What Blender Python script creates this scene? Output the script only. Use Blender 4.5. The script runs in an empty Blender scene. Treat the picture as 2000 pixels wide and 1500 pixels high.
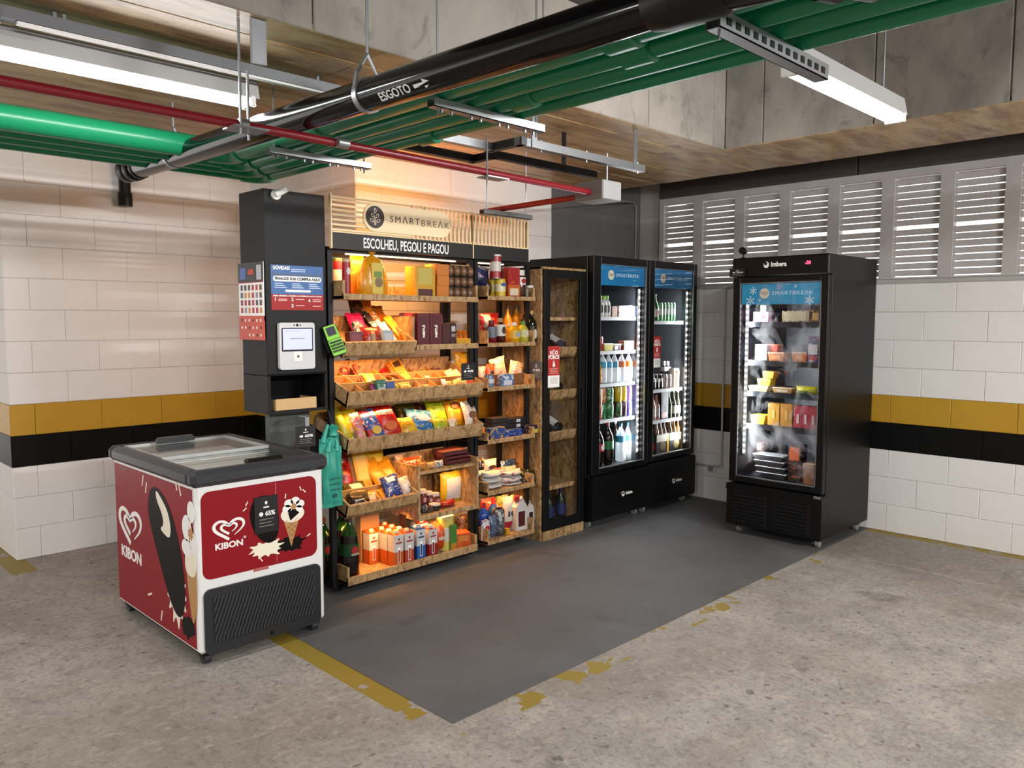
import bpy, bmesh, math, random
from mathutils import Matrix, Vector, Euler
random.seed(7)
C = bpy.context.scene.collection
sc = bpy.context.scene
R = math.radians
# ------------------------------------------------------------------ camera, world, exposure
cam = bpy.data.cameras.new('camera'); cam.lens = 28.01; cam.sensor_width = 36; cam.clip_start = .02
camo = bpy.data.objects.new('camera', cam); C.objects.link(camo)
CR, CU, CB = [0.707366, -0.706846, 0.001378], [0.05695, 0.058935, 0.996636], [-0.70455, -0.704908, 0.081944]
camo.matrix_world = Matrix(((CR[0], CU[0], CB[0], 0), (CR[1], CU[1], CB[1], 0), (CR[2], CU[2], CB[2], 1.55), (0, 0, 0, 1)))
sc.camera = camo
w = bpy.data.worlds.new('daylight'); sc.world = w; w.use_nodes = True
w.node_tree.nodes['Background'].inputs[0].default_value = (1, .96, .94, 1)
w.node_tree.nodes['Background'].inputs[1].default_value = 2.6
sc.view_settings.view_transform = 'Standard'; sc.view_settings.look = 'None'
sc.view_settings.gamma = 1; sc.view_settings.use_curve_mapping = False
sc.view_settings.exposure = -0.1
sc.cycles.use_denoising = True; sc.cycles.max_bounces = 7; sc.cycles.diffuse_bounces = 3; sc.cycles.glossy_bounces = 3
sc.cycles.transmission_bounces = 5; sc.cycles.transparent_max_bounces = 10; sc.cycles.sample_clamp_indirect = 6
sc.cycles.caustics_reflective = False; sc.cycles.caustics_refractive = False

def area(name, loc, sx, sy, power, col=(1, 1, 1), rot=(0, 0, 0), spread=180):
    l = bpy.data.lights.new(name, 'AREA'); l.shape = 'RECTANGLE'; l.size = sx; l.size_y = sy; l.energy = power; l.color = col
    l.spread = R(spread)
    o = bpy.data.objects.new(name, l); o.location = loc; o.rotation_euler = [R(a) for a in rot]; C.objects.link(o); return o
WARM = (1, .43, .11); COOL = (.93, .97, 1)
# ceiling tubes (position of the tube's middle, power); first two are real, the rest added unseen for fill; fixtures are built further down
LAMPS = [(1.15, 3.23, 2.45, 19), (3.34, 1.39, 2.45, 54), (-1.6, 3.2, 2.45, 60), (.0, -2.6, 2.45, 235), (4.0, -2.2, 2.45, 245), (-3.6, -.4, 2.45, 270)]
for (x, y, z, p) in LAMPS:
    a0 = 38 if y > 2.6 else 58
    for a in (-a0, a0): area('tube_light', (x, y + a * .0007, z - .02), 1.05, .04, p * .5, (1, .98, .97), (a, 0, 0))
# warm strips of the shelf rack: under the header, behind the sign, under the trays
area('header_strip_light', (2.9, 3.82, 1.90), 1.0, .03, 13, WARM, (20, 0, 0))
area('sign_strip_light', (3.0, 3.85, 2.05), 1.1, .05, 8, WARM, (150, 0, 0))
for (z, x0, x1, p) in [(1.645, 2.45, 3.36, 7), (1.36, 2.92, 3.36, 3), (1.03, 2.45, 3.36, 2.8), (.785, 2.45, 3.36, 3.4), (.41, 2.45, 2.88, 3), (.325, 2.96, 3.36, 2.4), (.605, 2.96, 3.36, 1)]:
    area('tray_strip_light', ((x0 + x1) / 2, 3.80, z - .012), x1 - x0, .02, p, WARM, (14, 0, 0), 125)
area('tray_strip_light', (2.66, 3.86, 1.36), .42, .02, 3, WARM, (12, 0, 0), 125)
for z in (1.66, 1.365, 1.08, .73, .395):
    area('tray_strip_light', (3.70, 3.82, z - .012), .40, .02, 2.1, WARM, (14, 0, 0), 125)
# cold strips inside the three glass-door coolers
for (x, y, rz) in [(5.085, 3.712, 53), (5.755, 3.712, 53)]:
    area('cooler_strip_light', (x, y, 1.15), .03, 1.25, 19, COOL, (90, 0, rz))
area('cooler_strip_light', (5.218, 2.832, 1.13), .03, 1.1, 24, COOL, (90, 0, 217))

# ------------------------------------------------------------------ materials
MC = {}
def nt(name):
    m = bpy.data.materials.new(name); m.use_nodes = True
    return m, m.node_tree, m.node_tree.nodes['Principled BSDF']
def N(t, typ, **k):
    n = t.nodes.new(typ)
    for a, b in k.items():
        if a.startswith('i_'): n.inputs[int(a[2:])].default_value = b
        else: setattr(n, a, b)
    return n
def c4(c): return (c[0], c[1], c[2], 1)
def hexc(h):
    v = [int(h[i:i + 2], 16) / 255 for i in (0, 2, 4)]
    return tuple(x / 12.92 if x < .04045 else ((x + .055) / 1.055) ** 2.4 for x in v)
def col(c): return hexc(c) if isinstance(c, str) else c
def mat(c, rough=.5, metal=0, emit=0, name=None, spec=.5, trans=0, ior=1.45):
    key = ('m', c, rough, metal, emit, trans, spec)
    if key in MC: return MC[key]
    m, t, b = nt(name or 'paint'); c = col(c)
    b.inputs['Base Color'].default_value = c4(c); b.inputs['Roughness'].default_value = rough; b.inputs['Metallic'].default_value = metal
    b.inputs['Specular IOR Level'].default_value = spec
    if trans: b.inputs['Transmission Weight'].default_value = trans; b.inputs['IOR'].default_value = ior
    if emit: b.inputs['Emission Color'].default_value = c4(c); b.inputs['Emission Strength'].default_value = emit
    MC[key] = m; return m
def ramp(t, stops, interp='LINEAR'):
    r = t.nodes.new('ShaderNodeValToRGB'); r.color_ramp.interpolation = interp
    e = r.color_ramp.elements
    while len(e) < len(stops): e.new(.5)
    for i, (p, c) in enumerate(stops): e[i].position = p; e[i].color = c4(col(c))
    return r
def coords(t, scale=(1, 1, 1), loc=(0, 0, 0), kind='Object'):
    tc = t.nodes.new('ShaderNodeTexCoord'); mp = t.nodes.new('ShaderNodeMapping')
    mp.inputs['Scale'].default_value = scale; mp.inputs['Location'].default_value = loc
    t.links.new(tc.outputs[kind], mp.inputs[0]); return mp.outputs[0]
def noise(t, vec, scale, detail=4, rough=.55, dist=0):
    n = N(t, 'ShaderNodeTexNoise'); n.inputs['Scale'].default_value = scale; n.inputs['Detail'].default_value = detail
    n.inputs['Roughness'].default_value = rough; n.inputs['Distortion'].default_value = dist
    t.links.new(vec, n.inputs['Vector']); return n.outputs['Fac']
def mixc(t, fac, a, b, mode='MIX'):
    n = t.nodes.new('ShaderNodeMix'); n.data_type = 'RGBA'; n.blend_type = mode
    for s, v in ((n.inputs[0], fac), (n.inputs[6], a), (n.inputs[7], b)):
        if hasattr(v, 'is_linked'): t.links.new(v, s)
        elif isinstance(v, (int, float)): s.default_value = v
        else: s.default_value = c4(col(v))
    return n.outputs[2]
def bump(t, b, h, strength=.3, dist=.01):
    n = t.nodes.new('ShaderNodeBump'); n.inputs['Strength'].default_value = strength; n.inputs['Distance'].default_value = dist
    t.links.new(h, n.inputs['Height']); t.links.new(n.outputs[0], b.inputs['Normal'])
def grain(name, stops, scale=4, stretch=(1, 1, 1), rough=.8, bs=.2, fine=60, dirt=None, detail=6):
    """noise-toned surface: colour ramp over stretched noise, fine bump"""
    if name in MC: return MC[name]
    m, t, b = nt(name); v = coords(t, stretch)
    f = noise(t, v, scale, detail, .62); r = ramp(t, stops); t.links.new(f, r.inputs[0]); c = r.outputs[0]
    if dirt:
        d = ramp(t, [(dirt[2], (0, 0, 0)), (dirt[3], (1, 1, 1))]); t.links.new(noise(t, v, dirt[1], 5, .65, .5), d.inputs[0])
        c = mixc(t, d.outputs[0], c, dirt[0])
    t.links.new(c, b.inputs['Base Color']); b.inputs['Roughness'].default_value = rough
    bump(t, b, noise(t, coords(t), fine, 4), bs, .004); MC[name] = m; return m
def pm(c1, c2, c3, seed=0, size=.12, rough=.32):
    """printed packaging: blotches and bands of the package's own colours"""
    key = ('p', c1, c2, c3, seed, size)
    if key in MC: return MC[key]
    m, t, b = nt('printed_film'); v = coords(t, (1 / size,) * 3, (seed * 3.7, seed * 1.3, seed * 2.1))
    f = noise(t, v, 1.5, 2, .5, 1.2)
    r = ramp(t, [(0, c2), (.36, c1), (.62, c3), (.70, c1)], 'CONSTANT'); t.links.new(f, r.inputs[0])
    f2 = noise(t, v, 7, 1, .5); r2 = ramp(t, [(0, (0, 0, 0)), (.66, (1, 1, 1))], 'CONSTANT'); t.links.new(f2, r2.inputs[0])
    cc = mixc(t, r2.outputs[0], r.outputs[0], c3)
    f3 = noise(t, coords(t, (5 / size, 3 / size, 17 / size), (seed, seed * .7, seed * .3)), 1, 1, .5); r3 = ramp(t, [(0, (0, 0, 0)), (.63, (.8, .8, .8))], 'CONSTANT'); t.links.new(f3, r3.inputs[0])
    t.links.new(mixc(t, r3.outputs[0], cc, c2), b.inputs['Base Color']); b.inputs['Roughness'].default_value = rough
    MC[key] = m; return m
def osb(name, c, dark, light):
    if name in MC: return MC[name]
    m, t, b = nt(name); v = coords(t)
    n1 = N(t, 'ShaderNodeTexVoronoi'); n1.inputs['Scale'].default_value = 62; n1.inputs['Randomness'].default_value = 1
    mp = N(t, 'ShaderNodeMapping'); mp.inputs['Scale'].default_value = (1, 1, .38); mp.inputs['Rotation'].default_value = (.5, .6, .9)
    dn = N(t, 'ShaderNodeTexNoise'); dn.inputs['Scale'].default_value = 16; dn.inputs['Detail'].default_value = 2
    t.links.new(v, dn.inputs['Vector'])
    va = N(t, 'ShaderNodeVectorMath', operation='MULTIPLY_ADD'); va.inputs[1].default_value = (.05, .05, .05)
    t.links.new(dn.outputs['Color'], va.inputs[0]); t.links.new(v, va.inputs[2]); t.links.new(va.outputs[0], mp.inputs[0]); t.links.new(mp.outputs[0], n1.inputs['Vector'])
    bw = N(t, 'ShaderNodeSeparateColor'); t.links.new(n1.outputs['Color'], bw.inputs[0])
    r = ramp(t, [(0, dark), (.3, c), (.62, light), (.85, c), (1, dark)]); t.links.new(bw.outputs[0], r.inputs[0])
    f = noise(t, coords(t, (1, 1, .3)), 120, 3); cc = mixc(t, f, r.outputs[0], dark, 'MULTIPLY')
    t.links.new(mixc(t, .45, r.outputs[0], cc), b.inputs['Base Color']); b.inputs['Roughness'].default_value = .6
    bump(t, b, bw.outputs[0], .25, .002); MC[name] = m; return m
def glass(name='door_glass', tint=(1, 1, 1), refl=.06, haze=None):
    """thin pane: mostly clear, mirror-like at grazing angles; haze = frost blotches on it"""
    if name in MC: return MC[name]
    m, t, b = nt(name); out = t.nodes['Material Output']
    tr = N(t, 'ShaderNodeBsdfTransparent'); tr.inputs[0].default_value = c4(tint)
    gl = N(t, 'ShaderNodeBsdfGlossy'); gl.inputs['Roughness'].default_value = .02
    fc = N(t, 'ShaderNodeLayerWeight'); fc.inputs[0].default_value = .5; pw = N(t, 'ShaderNodeMath', operation='POWER', i_1=4.0); t.links.new(fc.outputs['Facing'], pw.inputs[0])
    lw = N(t, 'ShaderNodeMath', operation='MULTIPLY_ADD', i_1=.55, i_2=refl * .35); t.links.new(pw.outputs[0], lw.inputs[0])
    mx = N(t, 'ShaderNodeMixShader'); t.links.new(lw.outputs[0], mx.inputs[0]); t.links.new(tr.outputs[0], mx.inputs[1]); t.links.new(gl.outputs[0], mx.inputs[2])
    o = mx.outputs[0]
    if haze:
        df = N(t, 'ShaderNodeBsdfTranslucent'); df.inputs[0].default_value = (.9, .92, .95, 1)
        d2 = N(t, 'ShaderNodeBsdfDiffuse'); d2.inputs[0].default_value = (.8, .83, .88, 1)
        dm = N(t, 'ShaderNodeMixShader', i_0=.4); t.links.new(df.outputs[0], dm.inputs[1]); t.links.new(d2.outputs[0], dm.inputs[2])
        r = ramp(t, [(.48, (0, 0, 0)), (.78, (haze,) * 3)]); t.links.new(noise(t, coords(t, (1, 1, .7)), 5.5, 4, .6, .8), r.inputs[0])
        m2 = N(t, 'ShaderNodeMixShader'); t.links.new(r.outputs[0], m2.inputs[0]); t.links.new(o, m2.inputs[1]); t.links.new(dm.outputs[0], m2.inputs[2]); o = m2.outputs[0]
    t.links.new(o, out.inputs['Surface']); t.nodes.remove(b); MC[name] = m; return m

BLACK = mat('080809', .42, spec=.3); BLK2 = mat('080809', .4, spec=.3); STEEL = mat('0d0d0e', .5, spec=.3); GALV = mat('9a9da0', .38, .8); WHITE = mat('e8e8e6', .4)
OSB = osb('osb_board', 'ab8a5e', '80623e', 'c2a274'); KRAFT = mat('b5854f', .8)
WOODC = mat('e9cfa2', .5); GLASS = glass(); DARKIN = mat('3a3d42', .25)

# ------------------------------------------------------------------ mesh helpers
class M:
    def __init__(s): s.v = []; s.f = []; s.mi = []
    def add(s, vs, fs, mi=0):
        o = len(s.v); s.v += [tuple(q) for q in vs]; s.f += [tuple(i + o for i in f) for f in fs]; s.mi += [mi] * len(fs); return s
    def box(s, x0, y0, z0, x1, y1, z1, b=0, mi=0):
        lo = (min(x0, x1), min(y0, y1), min(z0, z1)); hi = (max(x0, x1), max(y0, y1), max(z0, z1))
        if not b:
            vs = [(hi[0] if i & 1 else lo[0], hi[1] if i & 2 else lo[1], hi[2] if i & 4 else lo[2]) for i in range(8)]
            return s.add(vs, [(0, 2, 3, 1), (4, 5, 7, 6), (0, 1, 5, 4), (2, 6, 7, 3), (0, 4, 6, 2), (1, 3, 7, 5)], mi)
        b = min(b, *[(hi[i] - lo[i]) * .49 for i in range(3)])
        vs = []
        for i in range(8):
            for a in range(3):
                vs.append(tuple((hi[k] - (0 if k == a else b)) if i >> k & 1 else (lo[k] + (0 if k == a else b)) for k in range(3)))
        V = lambda i, a: i * 3 + a
        fs = []
        for a in range(3):
            p, q = [k for k in range(3) if k != a]
            for sgn in (0, 1):
                base = sgn << a
                fs.append([V(base, a), V(base | 1 << p, a), V(base | 1 << p | 1 << q, a), V(base | 1 << q, a)])
        for a in range(3):      # edges along axis a, between faces p and q
            p, q = [k for k in range(3) if k != a]
            for sp in (0, 1):
                for sq in (0, 1):
                    i = sp << p | sq << q; j = i | 1 << a
                    fs.append([V(i, p), V(j, p), V(j, q), V(i, q)])
        for i in range(8): fs.append([V(i, 0), V(i, 1), V(i, 2)])
        return s.add(vs, fs, mi)
    def lathe(s, prof, seg=14, c=(0, 0), mi=0, sy=1.0):
        vs = []; fs = []
        for r, z in prof:
            for k in range(seg):
                a = 2 * math.pi * k / seg; vs.append((c[0] + r * math.cos(a), c[1] + r * sy * math.sin(a), z))
        n = len(prof)
        for i in range(n - 1):
            for k in range(seg):
                k2 = (k + 1) % seg; fs.append((i * seg + k, i * seg + k2, (i + 1) * seg + k2, (i + 1) * seg + k))
        fs.append(tuple(range(seg))[::-1]); fs.append(tuple((n - 1) * seg + k for k in range(seg)))
        return s.add(vs, fs, mi)
    def prism(s, poly, y0, y1, mi=0):          # poly in (x, z), pushed along y
        n = len(poly); vs = [(x, y0, z) for x, z in poly] + [(x, y1, z) for x, z in poly]
        fs = [tuple(range(n)), tuple(range(2 * n - 1, n - 1, -1))] + [(i, (i + 1) % n, n + (i + 1) % n, n + i) for i in range(n)]
        return s.add(vs, fs, mi)
    def tube(s, pts, r, seg=10, mi=0):
        P = [Vector(p) for p in pts]; vs = []; fs = []; n = len(P); up = None
        for i, p in enumerate(P):
            d = (P[min(i + 1, n - 1)] - P[max(i - 1, 0)]).normalized()
            if up is None: up = Vector((0, 0, 1)) if abs(d.z) < .9 else Vector((1, 0, 0))
            sd = d.cross(up).normalized(); up2 = sd.cross(d).normalized(); up = up2
            k = 1.0
            if 0 < i < n - 1:
                e = (P[i] - P[i - 1]).normalized(); k = 1 / max(.5, abs(e.dot(d)))
            rr = r[i] if isinstance(r, (list, tuple)) else r
            for q in range(seg):
                a = 2 * math.pi * q / seg; vs.append(p + (sd * math.cos(a) + up2 * math.sin(a)) * rr * (1 if k == 1 else (k * .5 + .5)))
        for i in range(n - 1):
            for q in range(seg):
                q2 = (q + 1) % seg; fs.append((i * seg + q, i * seg + q2, (i + 1) * seg + q2, (i + 1) * seg + q))
        fs.append(tuple(range(seg))[::-1]); fs.append(tuple((n - 1) * seg + q for q in range(seg)))
        return s.add(vs, fs, mi)
    def xf(s, m):
        s.v = [tuple(m @ Vector(q)) for q in s.v]; return s
    def mesh(s, name, mats, smooth=False):
        me = bpy.data.meshes.new(name); me.from_pydata(s.v, [], s.f)
        for m in (mats if isinstance(mats, (list, tuple)) else [mats]): me.materials.append(m)
        if any(s.mi): me.polygons.foreach_set('material_index', s.mi)
        bm = bmesh.new(); bm.from_mesh(me); bmesh.ops.recalc_face_normals(bm, faces=bm.faces); bm.to_mesh(me); bm.free()
        if smooth:
            me.polygons.foreach_set('use_smooth', [True] * len(me.polygons)); me.set_sharp_from_angle(angle=R(smooth if smooth > 1 else 40))
        me.update(); return me
def link(name, me, parent=None, loc=(0, 0, 0), rot=(0, 0, 0)):
    o = bpy.data.objects.new(name, me); C.objects.link(o); o.location = loc; o.rotation_euler = [R(a) for a in rot]
    if parent: o.parent = parent
    return o
def P(name, m, mats, parent=None, loc=(0, 0, 0), rot=(0, 0, 0), smooth=False):
    return link(name, m.mesh(name, mats, smooth), parent, loc, rot)
def T(name, label, cat, loc=(0, 0, 0), rz=0, group=None, rx=0):
    o = bpy.data.objects.new(name, None); C.objects.link(o); o.location = loc; o.rotation_euler = (R(rx), 0, R(rz)); o.empty_display_size = .05
    return tag(o, label, cat, group)
def tag(o, label, cat, group=None):
    o['label'] = label; o['category'] = cat
    if group: o['group'] = group
    return o
def ST(name, m, mats, smooth=False, parent=None):
    o = P(name, m, mats, parent, smooth=smooth)
    if not parent: o['kind'] = 'structure'
    return o
def clone(root, loc, label=None, rz=None):
    r = root.copy(); C.objects.link(r); r.location = loc
    if label: r['label'] = label
    if rz is not None: r.rotation_euler[2] = R(rz)
    for ch in list(root.children):
        c = ch.copy(); C.objects.link(c); c.parent = r
        for g in ch.children:
            d = g.copy(); C.objects.link(d); d.parent = c
    return r
TX = {}
def text(name, s, size, m, parent, loc, rot=(90, 0, 0), bold=0, ext=.0006, sx=1, align='CENTER', space=1, fit=0):
    """lettering as a thin solid; size = height of a capital"""
    key = (s, size, bold, ext, sx, align, space, fit, id(m))
    if key not in TX:
        cu = bpy.data.curves.new('lettering', 'FONT'); cu.body = s; cu.size = size / .72; cu.extrude = ext; cu.offset = bold * size
        cu.align_x = align; cu.align_y = 'CENTER'; cu.space_character = space; cu.resolution_u = 3
        o = bpy.data.objects.new('lettering', cu); me = bpy.data.meshes.new_from_object(o); bpy.data.objects.remove(o)
        if fit: xs = [v.co.x for v in me.vertices]; sx = fit / (max(xs) - min(xs))
        me.transform(Matrix.Diagonal((sx, 1, 1, 1))); me.materials.clear(); me.materials.append(m); TX[key] = me
    return link(name, TX[key], parent, loc, rot)
def disc(cx, cz, rx, rz, n=24, a0=0, a1=360):
    return [(cx + rx * math.cos(R(a0 + (a1 - a0) * i / n)), cz + rz * math.sin(R(a0 + (a1 - a0) * i / n))) for i in range(n if a1 - a0 == 360 else n + 1)]
def rrect(x0, z0, x1, z1, r, n=5):
    p = []
    for cx, cz, a in ((x1 - r, z1 - r, 0), (x0 + r, z1 - r, 90), (x0 + r, z0 + r, 180), (x1 - r, z0 + r, 270)):
        p += [(cx + r * math.cos(R(a + 90 * i / n)), cz + r * math.sin(R(a + 90 * i / n))) for i in range(n + 1)]
    return p

# ================================================================== the garage
WALLW = grain('wall_white', [(0, 'e0dcd8'), (.45, 'e8e5e2'), (1, 'efedea')], 3, rough=.75, bs=.25, fine=45, dirt=('c3bcb4', 7, .7, .95))
WALLY = grain('wall_yellow', [(0, 'b0851c'), (1, 'c49824')], 5, rough=.55, bs=.2, fine=45)
WALLB = grain('wall_black', [(0, '070707'), (1, '0d0d0d')], 5, rough=.5, bs=.2, fine=45)
WALLB.node_tree.nodes['Principled BSDF'].inputs['Specular IOR Level'].default_value = .15
GREYW = grain('wall_grey', [(0, '525150'), (1, '6c6a69')], 3, (1, 1, .3), .8, .2, 40)
CONC = grain('concrete_grey', [(0, '5c5750'), (.36, '7b756d'), (.5, '8d877e'), (.66, '958f85'), (1, 'b2aba0')], 3.0, (1.1, 1.1, .75), .8, .35, 40, dirt=('57514a', 7, .56, .78), detail=10)
SHADEC = grain('concrete_shaded', [(0, '3a3431'), (1, '514a46')], 3, rough=.85, bs=.3)  # shade put into the concrete colour of ceiling slab and wall beam
LIGHTC = grain('plaster_light', [(0, 'a5a3a1'), (1, 'bcbab7')], 3, (1, 1, .3), .8, .2)
VENTM = grain('vent_concrete', [(0, 'a5a09e'), (.5, 'b9b4b2'), (1, 'c6c1be')], 5, rough=.85, bs=.25)
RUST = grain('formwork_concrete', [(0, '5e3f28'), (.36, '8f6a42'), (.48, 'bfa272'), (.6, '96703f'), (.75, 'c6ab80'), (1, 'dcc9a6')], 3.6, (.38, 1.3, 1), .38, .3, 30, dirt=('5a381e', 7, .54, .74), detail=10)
LIGHT_BAND = grain('soffit_light_band', [(0, '5e4329'), (.4, '8f7549'), (.55, 'a8946c'), (.7, '7d5a34'), (1, 'b5a688')], 3.8, (.38, 1.4, 1), .4, .3, 30, dirt=('5e3a1f', 7, .52, .75), detail=10)  # band tone: light and shadow stripes painted into the soffit colour

# floor: worn concrete with remains of yellow parking lines
def floor_material():
    m, t, b = nt('floor_concrete'); v = coords(t); L = t.links.new
    c = ramp(t, [(0, '67635c'), (.36, '8b867e'), (.5, '9d978f'), (.64, 'a8a299'), (1, 'c6c0b6')]); L(noise(t, v, 3.2, 9, .72, .4), c.inputs[0]); c = c.outputs[0]
    s = ramp(t, [(.52, (0, 0, 0)), (.72, (.75, .75, .75))]); L(noise(t, v, 1.15, 6, .65, .6), s.inputs[0]); c = mixc(t, s.outputs[0], c, '736b62')
    s = ramp(t, [(.63, (0, 0, 0)), (.73, (.8, .8, .8))]); L(noise(t, coords(t, loc=(3.1, 7.2, 0)), 1.9, 5, .6, .3), s.inputs[0]); c = mixc(t, s.outputs[0], c, '564d46')
    s = ramp(t, [(.66, (0, 0, 0)), (.70, (.8, .8, .8))]); L(noise(t, v, 17, 3, .5), s.inputs[0]); c = mixc(t, s.outputs[0], c, '544d46')
    s = ramp(t, [(.60, (0, 0, 0)), (.72, (.55, .55, .55))]); L(noise(t, coords(t, (9, 26, 1)), 2.2, 5, .7, 1.5), s.inputs[0]); c = mixc(t, s.outputs[0], c, '655d56')
    s = ramp(t, [(.55, (0, 0, 0)), (.75, (.5, .5, .5))]); L(noise(t, v, 60, 3, .6), s.inputs[0]); c = mixc(t, s.outputs[0], c, 'b9b3aa')
    s = ramp(t, [(.50, (0, 0, 0)), (.66, (.6, .6, .6))]); L(noise(t, coords(t, loc=(5, 1, 0)), 42, 6, .75), s.inputs[0]); c = mixc(t, s.outputs[0], c, '5f5952')
    s = ramp(t, [(.48, (0, 0, 0)), (.62, (.55, .55, .55))]); L(noise(t, coords(t, (1, 1, 1), (9, 4, 0)), .8, 3, .5, 1), s.inputs[0]); c = mixc(t, s.outputs[0], c, '857c70')
    s = ramp(t, [(.34, (.65, .65, .65)), (.49, (0, 0, 0))]); L(noise(t, coords(t, (1.5, .8, 1), (2, 8, 0)), 17, 10, .82, .35), s.inputs[0]); c = mixc(t, s.outputs[0], c, '5a5149')
    s = ramp(t, [(.52, (0, 0, 0)), (.66, (.7, .7, .7))]); L(noise(t, coords(t, (.8, 1.5, 1), (6, 3, 0)), 15, 10, .82, .3), s.inputs[0]); c = mixc(t, s.outputs[0], c, 'b5aca0')
    sep = N(t, 'ShaderNodeSeparateXYZ'); L(v, sep.inputs[0])
    def band(out, lo, hi):
        a = N(t, 'ShaderNodeMath', operation='GREATER_THAN', i_1=lo); z = N(t, 'ShaderNodeMath', operation='LESS_THAN', i_1=hi)
        L(out, a.inputs[0]); L(out, z.inputs[0]); r = N(t, 'ShaderNodeMath', operation='MULTIPLY'); L(a.outputs[0], r.inputs[0]); L(z.outputs[0], r.inputs[1]); return r.outputs[0]
    wear = noise(t, coords(t, loc=(.4, 2.2, 0)), 7, 4, .55)
    def rect(x0, x1, y0, y1, keep):
        a = N(t, 'ShaderNodeMath', operation='MULTIPLY'); L(band(sep.outputs[0], x0, x1), a.inputs[0]); L(band(sep.outputs[1], y0, y1), a.inputs[1])
        k = N(t, 'ShaderNodeMath', operation='LESS_THAN', i_1=keep); L(wear, k.inputs[0])
        r = N(t, 'ShaderNodeMath', operation='MULTIPLY'); L(a.outputs[0], r.inputs[0]); L(k.outputs[0], r.inputs[1]); return r.outputs[0]
    for q in ((1.815, 1.93, 2.50, 3.9, .62), (1.82, 1.90, 2.37, 2.52, .56), (1.88, 5.1, 2.115, 2.26, .44), (1.19, 1.33, 5.45, 9, .6), (5.90, 6.0, -4, 3.5, .6)):
        c = mixc(t, rect(*q), c, '8c7628')
    L(c, b.inputs['Base Color']); b.inputs['Roughness'].default_value = .62; bump(t, b, noise(t, v, 26, 6, .7), .35, .006); return m
ST('floor', M().box(-8, -8, -.1, 8, 10, 0), floor_material())
MATM = grain('mat_grey', [(0, '484848'), (.5, '575757'), (1, '666666')], 2.2, rough=.72, bs=.12, fine=70, dirt=('3c3b3a', 3, .6, .8))
tag(P('floor_mat', M().box(1.918, 2.236, 0, 5.984, 4.36, .003, .001), MATM), 'dark grey rectangular mat on the concrete in front of the shelves and coolers', 'mat')

# walls of painted blocks, one object per block
def tone(z, zyel=1.0):
    k = round(z / .2)
    return WALLY if k == 4 else WALLB if k == 3 else WALLW
BLK = {}
def blk(axis, length, m, hgt=.2):
    key = (axis, round(length, 3), id(m), hgt)
    if key not in BLK:
        g = .0006; t = .02
        q = M()
        if axis == 'y': q.box(g, -.003, g, length - g, t, hgt - g, .0032)      # face looks along -y
        else: q.box(-.003, g, g, t, length - g, hgt - g, .0032)               # face looks along -x
        BLK[key] = q.mesh('block', m)
    return BLK[key]
def block_wall(parent, axis, fixed, a0, a1, n, phase=0, tones=tone):
    for k in range(n):
        off = phase + (.2 if k % 2 else 0); a = a0
        first = off if off > .05 else .4
        while a < a1 - .02:
            ln = min(first if a == a0 else .4, a1 - a)
            loc = (a, fixed, k * .2) if axis == 'y' else (fixed, a, k * .2)
            jit = random.uniform(-.0015, .0015)
            loc = (loc[0], loc[1] + jit, loc[2]) if axis == 'y' else (loc[0] + jit, loc[1], loc[2])
            link('block', blk(axis, ln, tones(k * .2)), parent, loc); a += ln
wl = ST('wall_left', M().box(1.297, 5.777, 0, 3.3, 9, 3.1), grain('mortar', [(0, 'd6d2ce'), (1, 'e2dfdb')], 6, rough=.9))
block_wall(wl, 'y', 5.77, 1.29, 2.951, 15, .14)
block_wall(wl, 'x', 1.29, 5.77, 7.4, 15, .3)
wc = ST('wall_middle', M().box(2.958, 4.374, 0, 4.81, 5.9, 3.1), MC['mortar'])
block_wall(wc, 'y', 4.367, 2.951, 4.81, 14, 0)
block_wall(wc, 'x', 2.951, 4.367, 5.77, 14, .25)
ST('wall_back', M().box(4.80, 4.38, 0, 6.07, 4.48, 3.1), GREYW)
ST('trim_1', M().box(6.02, 4.143, 0, 6.07, 4.38, 3.1, .004), LIGHTC)

wr = ST('wall_right', M().box(5.997, -6, 0, 6.2, 4.144, 1.8), MC['mortar'])
block_wall(wr, 'x', 5.99, -1.8, 4.144, 9, .32)
P('cap', M().box(5.985, -6, 1.80, 6.19, 4.144, 1.832, .004), LIGHTC, wr)
# louvred vent blocks, two rows, each slat a piece
FRm = []; SLm = M().box(0, 0, 0, .028, .30, .0392, .003).mesh('slat', VENTM)
for j in range(2):
    q = M().box(0, 0, 0, .07, .045, .362).box(0, .345, 0, .07, .39, .362)
    FRm.append((q.box(0, .045, 0, .07, .345, .012) if j == 0 else q.box(0, .045, .350, .07, .345, .362)).mesh('vent_block', VENTM))
for i in range(16):
    y = 4.144 - .39 * (i + 1)
    for j in range(2):
        b = link('vent_block', FRm[j], wr, (5.99, y, 1.834 + j * .362))
        if y < -1.7: continue
        for k in range(7):
            link('slat', SLm, b, (.022, .045, (.022 if j == 0 else .0135) + k * .0475), (0, random.uniform(-2, 2), random.uniform(-.3, .3)))
P('lintel', M().box(5.99, -6, 2.558, 6.12, 4.144, 2.60), VENTM, wr)
for k in range(2):
    ST('trim_%d' % (2 + k), M().box(5.985, (-6, 2.42)[k], 2.60, 6.5, (2.41, 4.144)[k], 3.1, .004), SHADEC)
# far sides of the garage, out of view
ST('wall_front', M().box(-8, -8, 0, 8, -7.8, 3.1), WALLW); ST('wall_far', M().box(-8, -8, 0, -7.8, 10, 3.1), WALLW)

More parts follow.
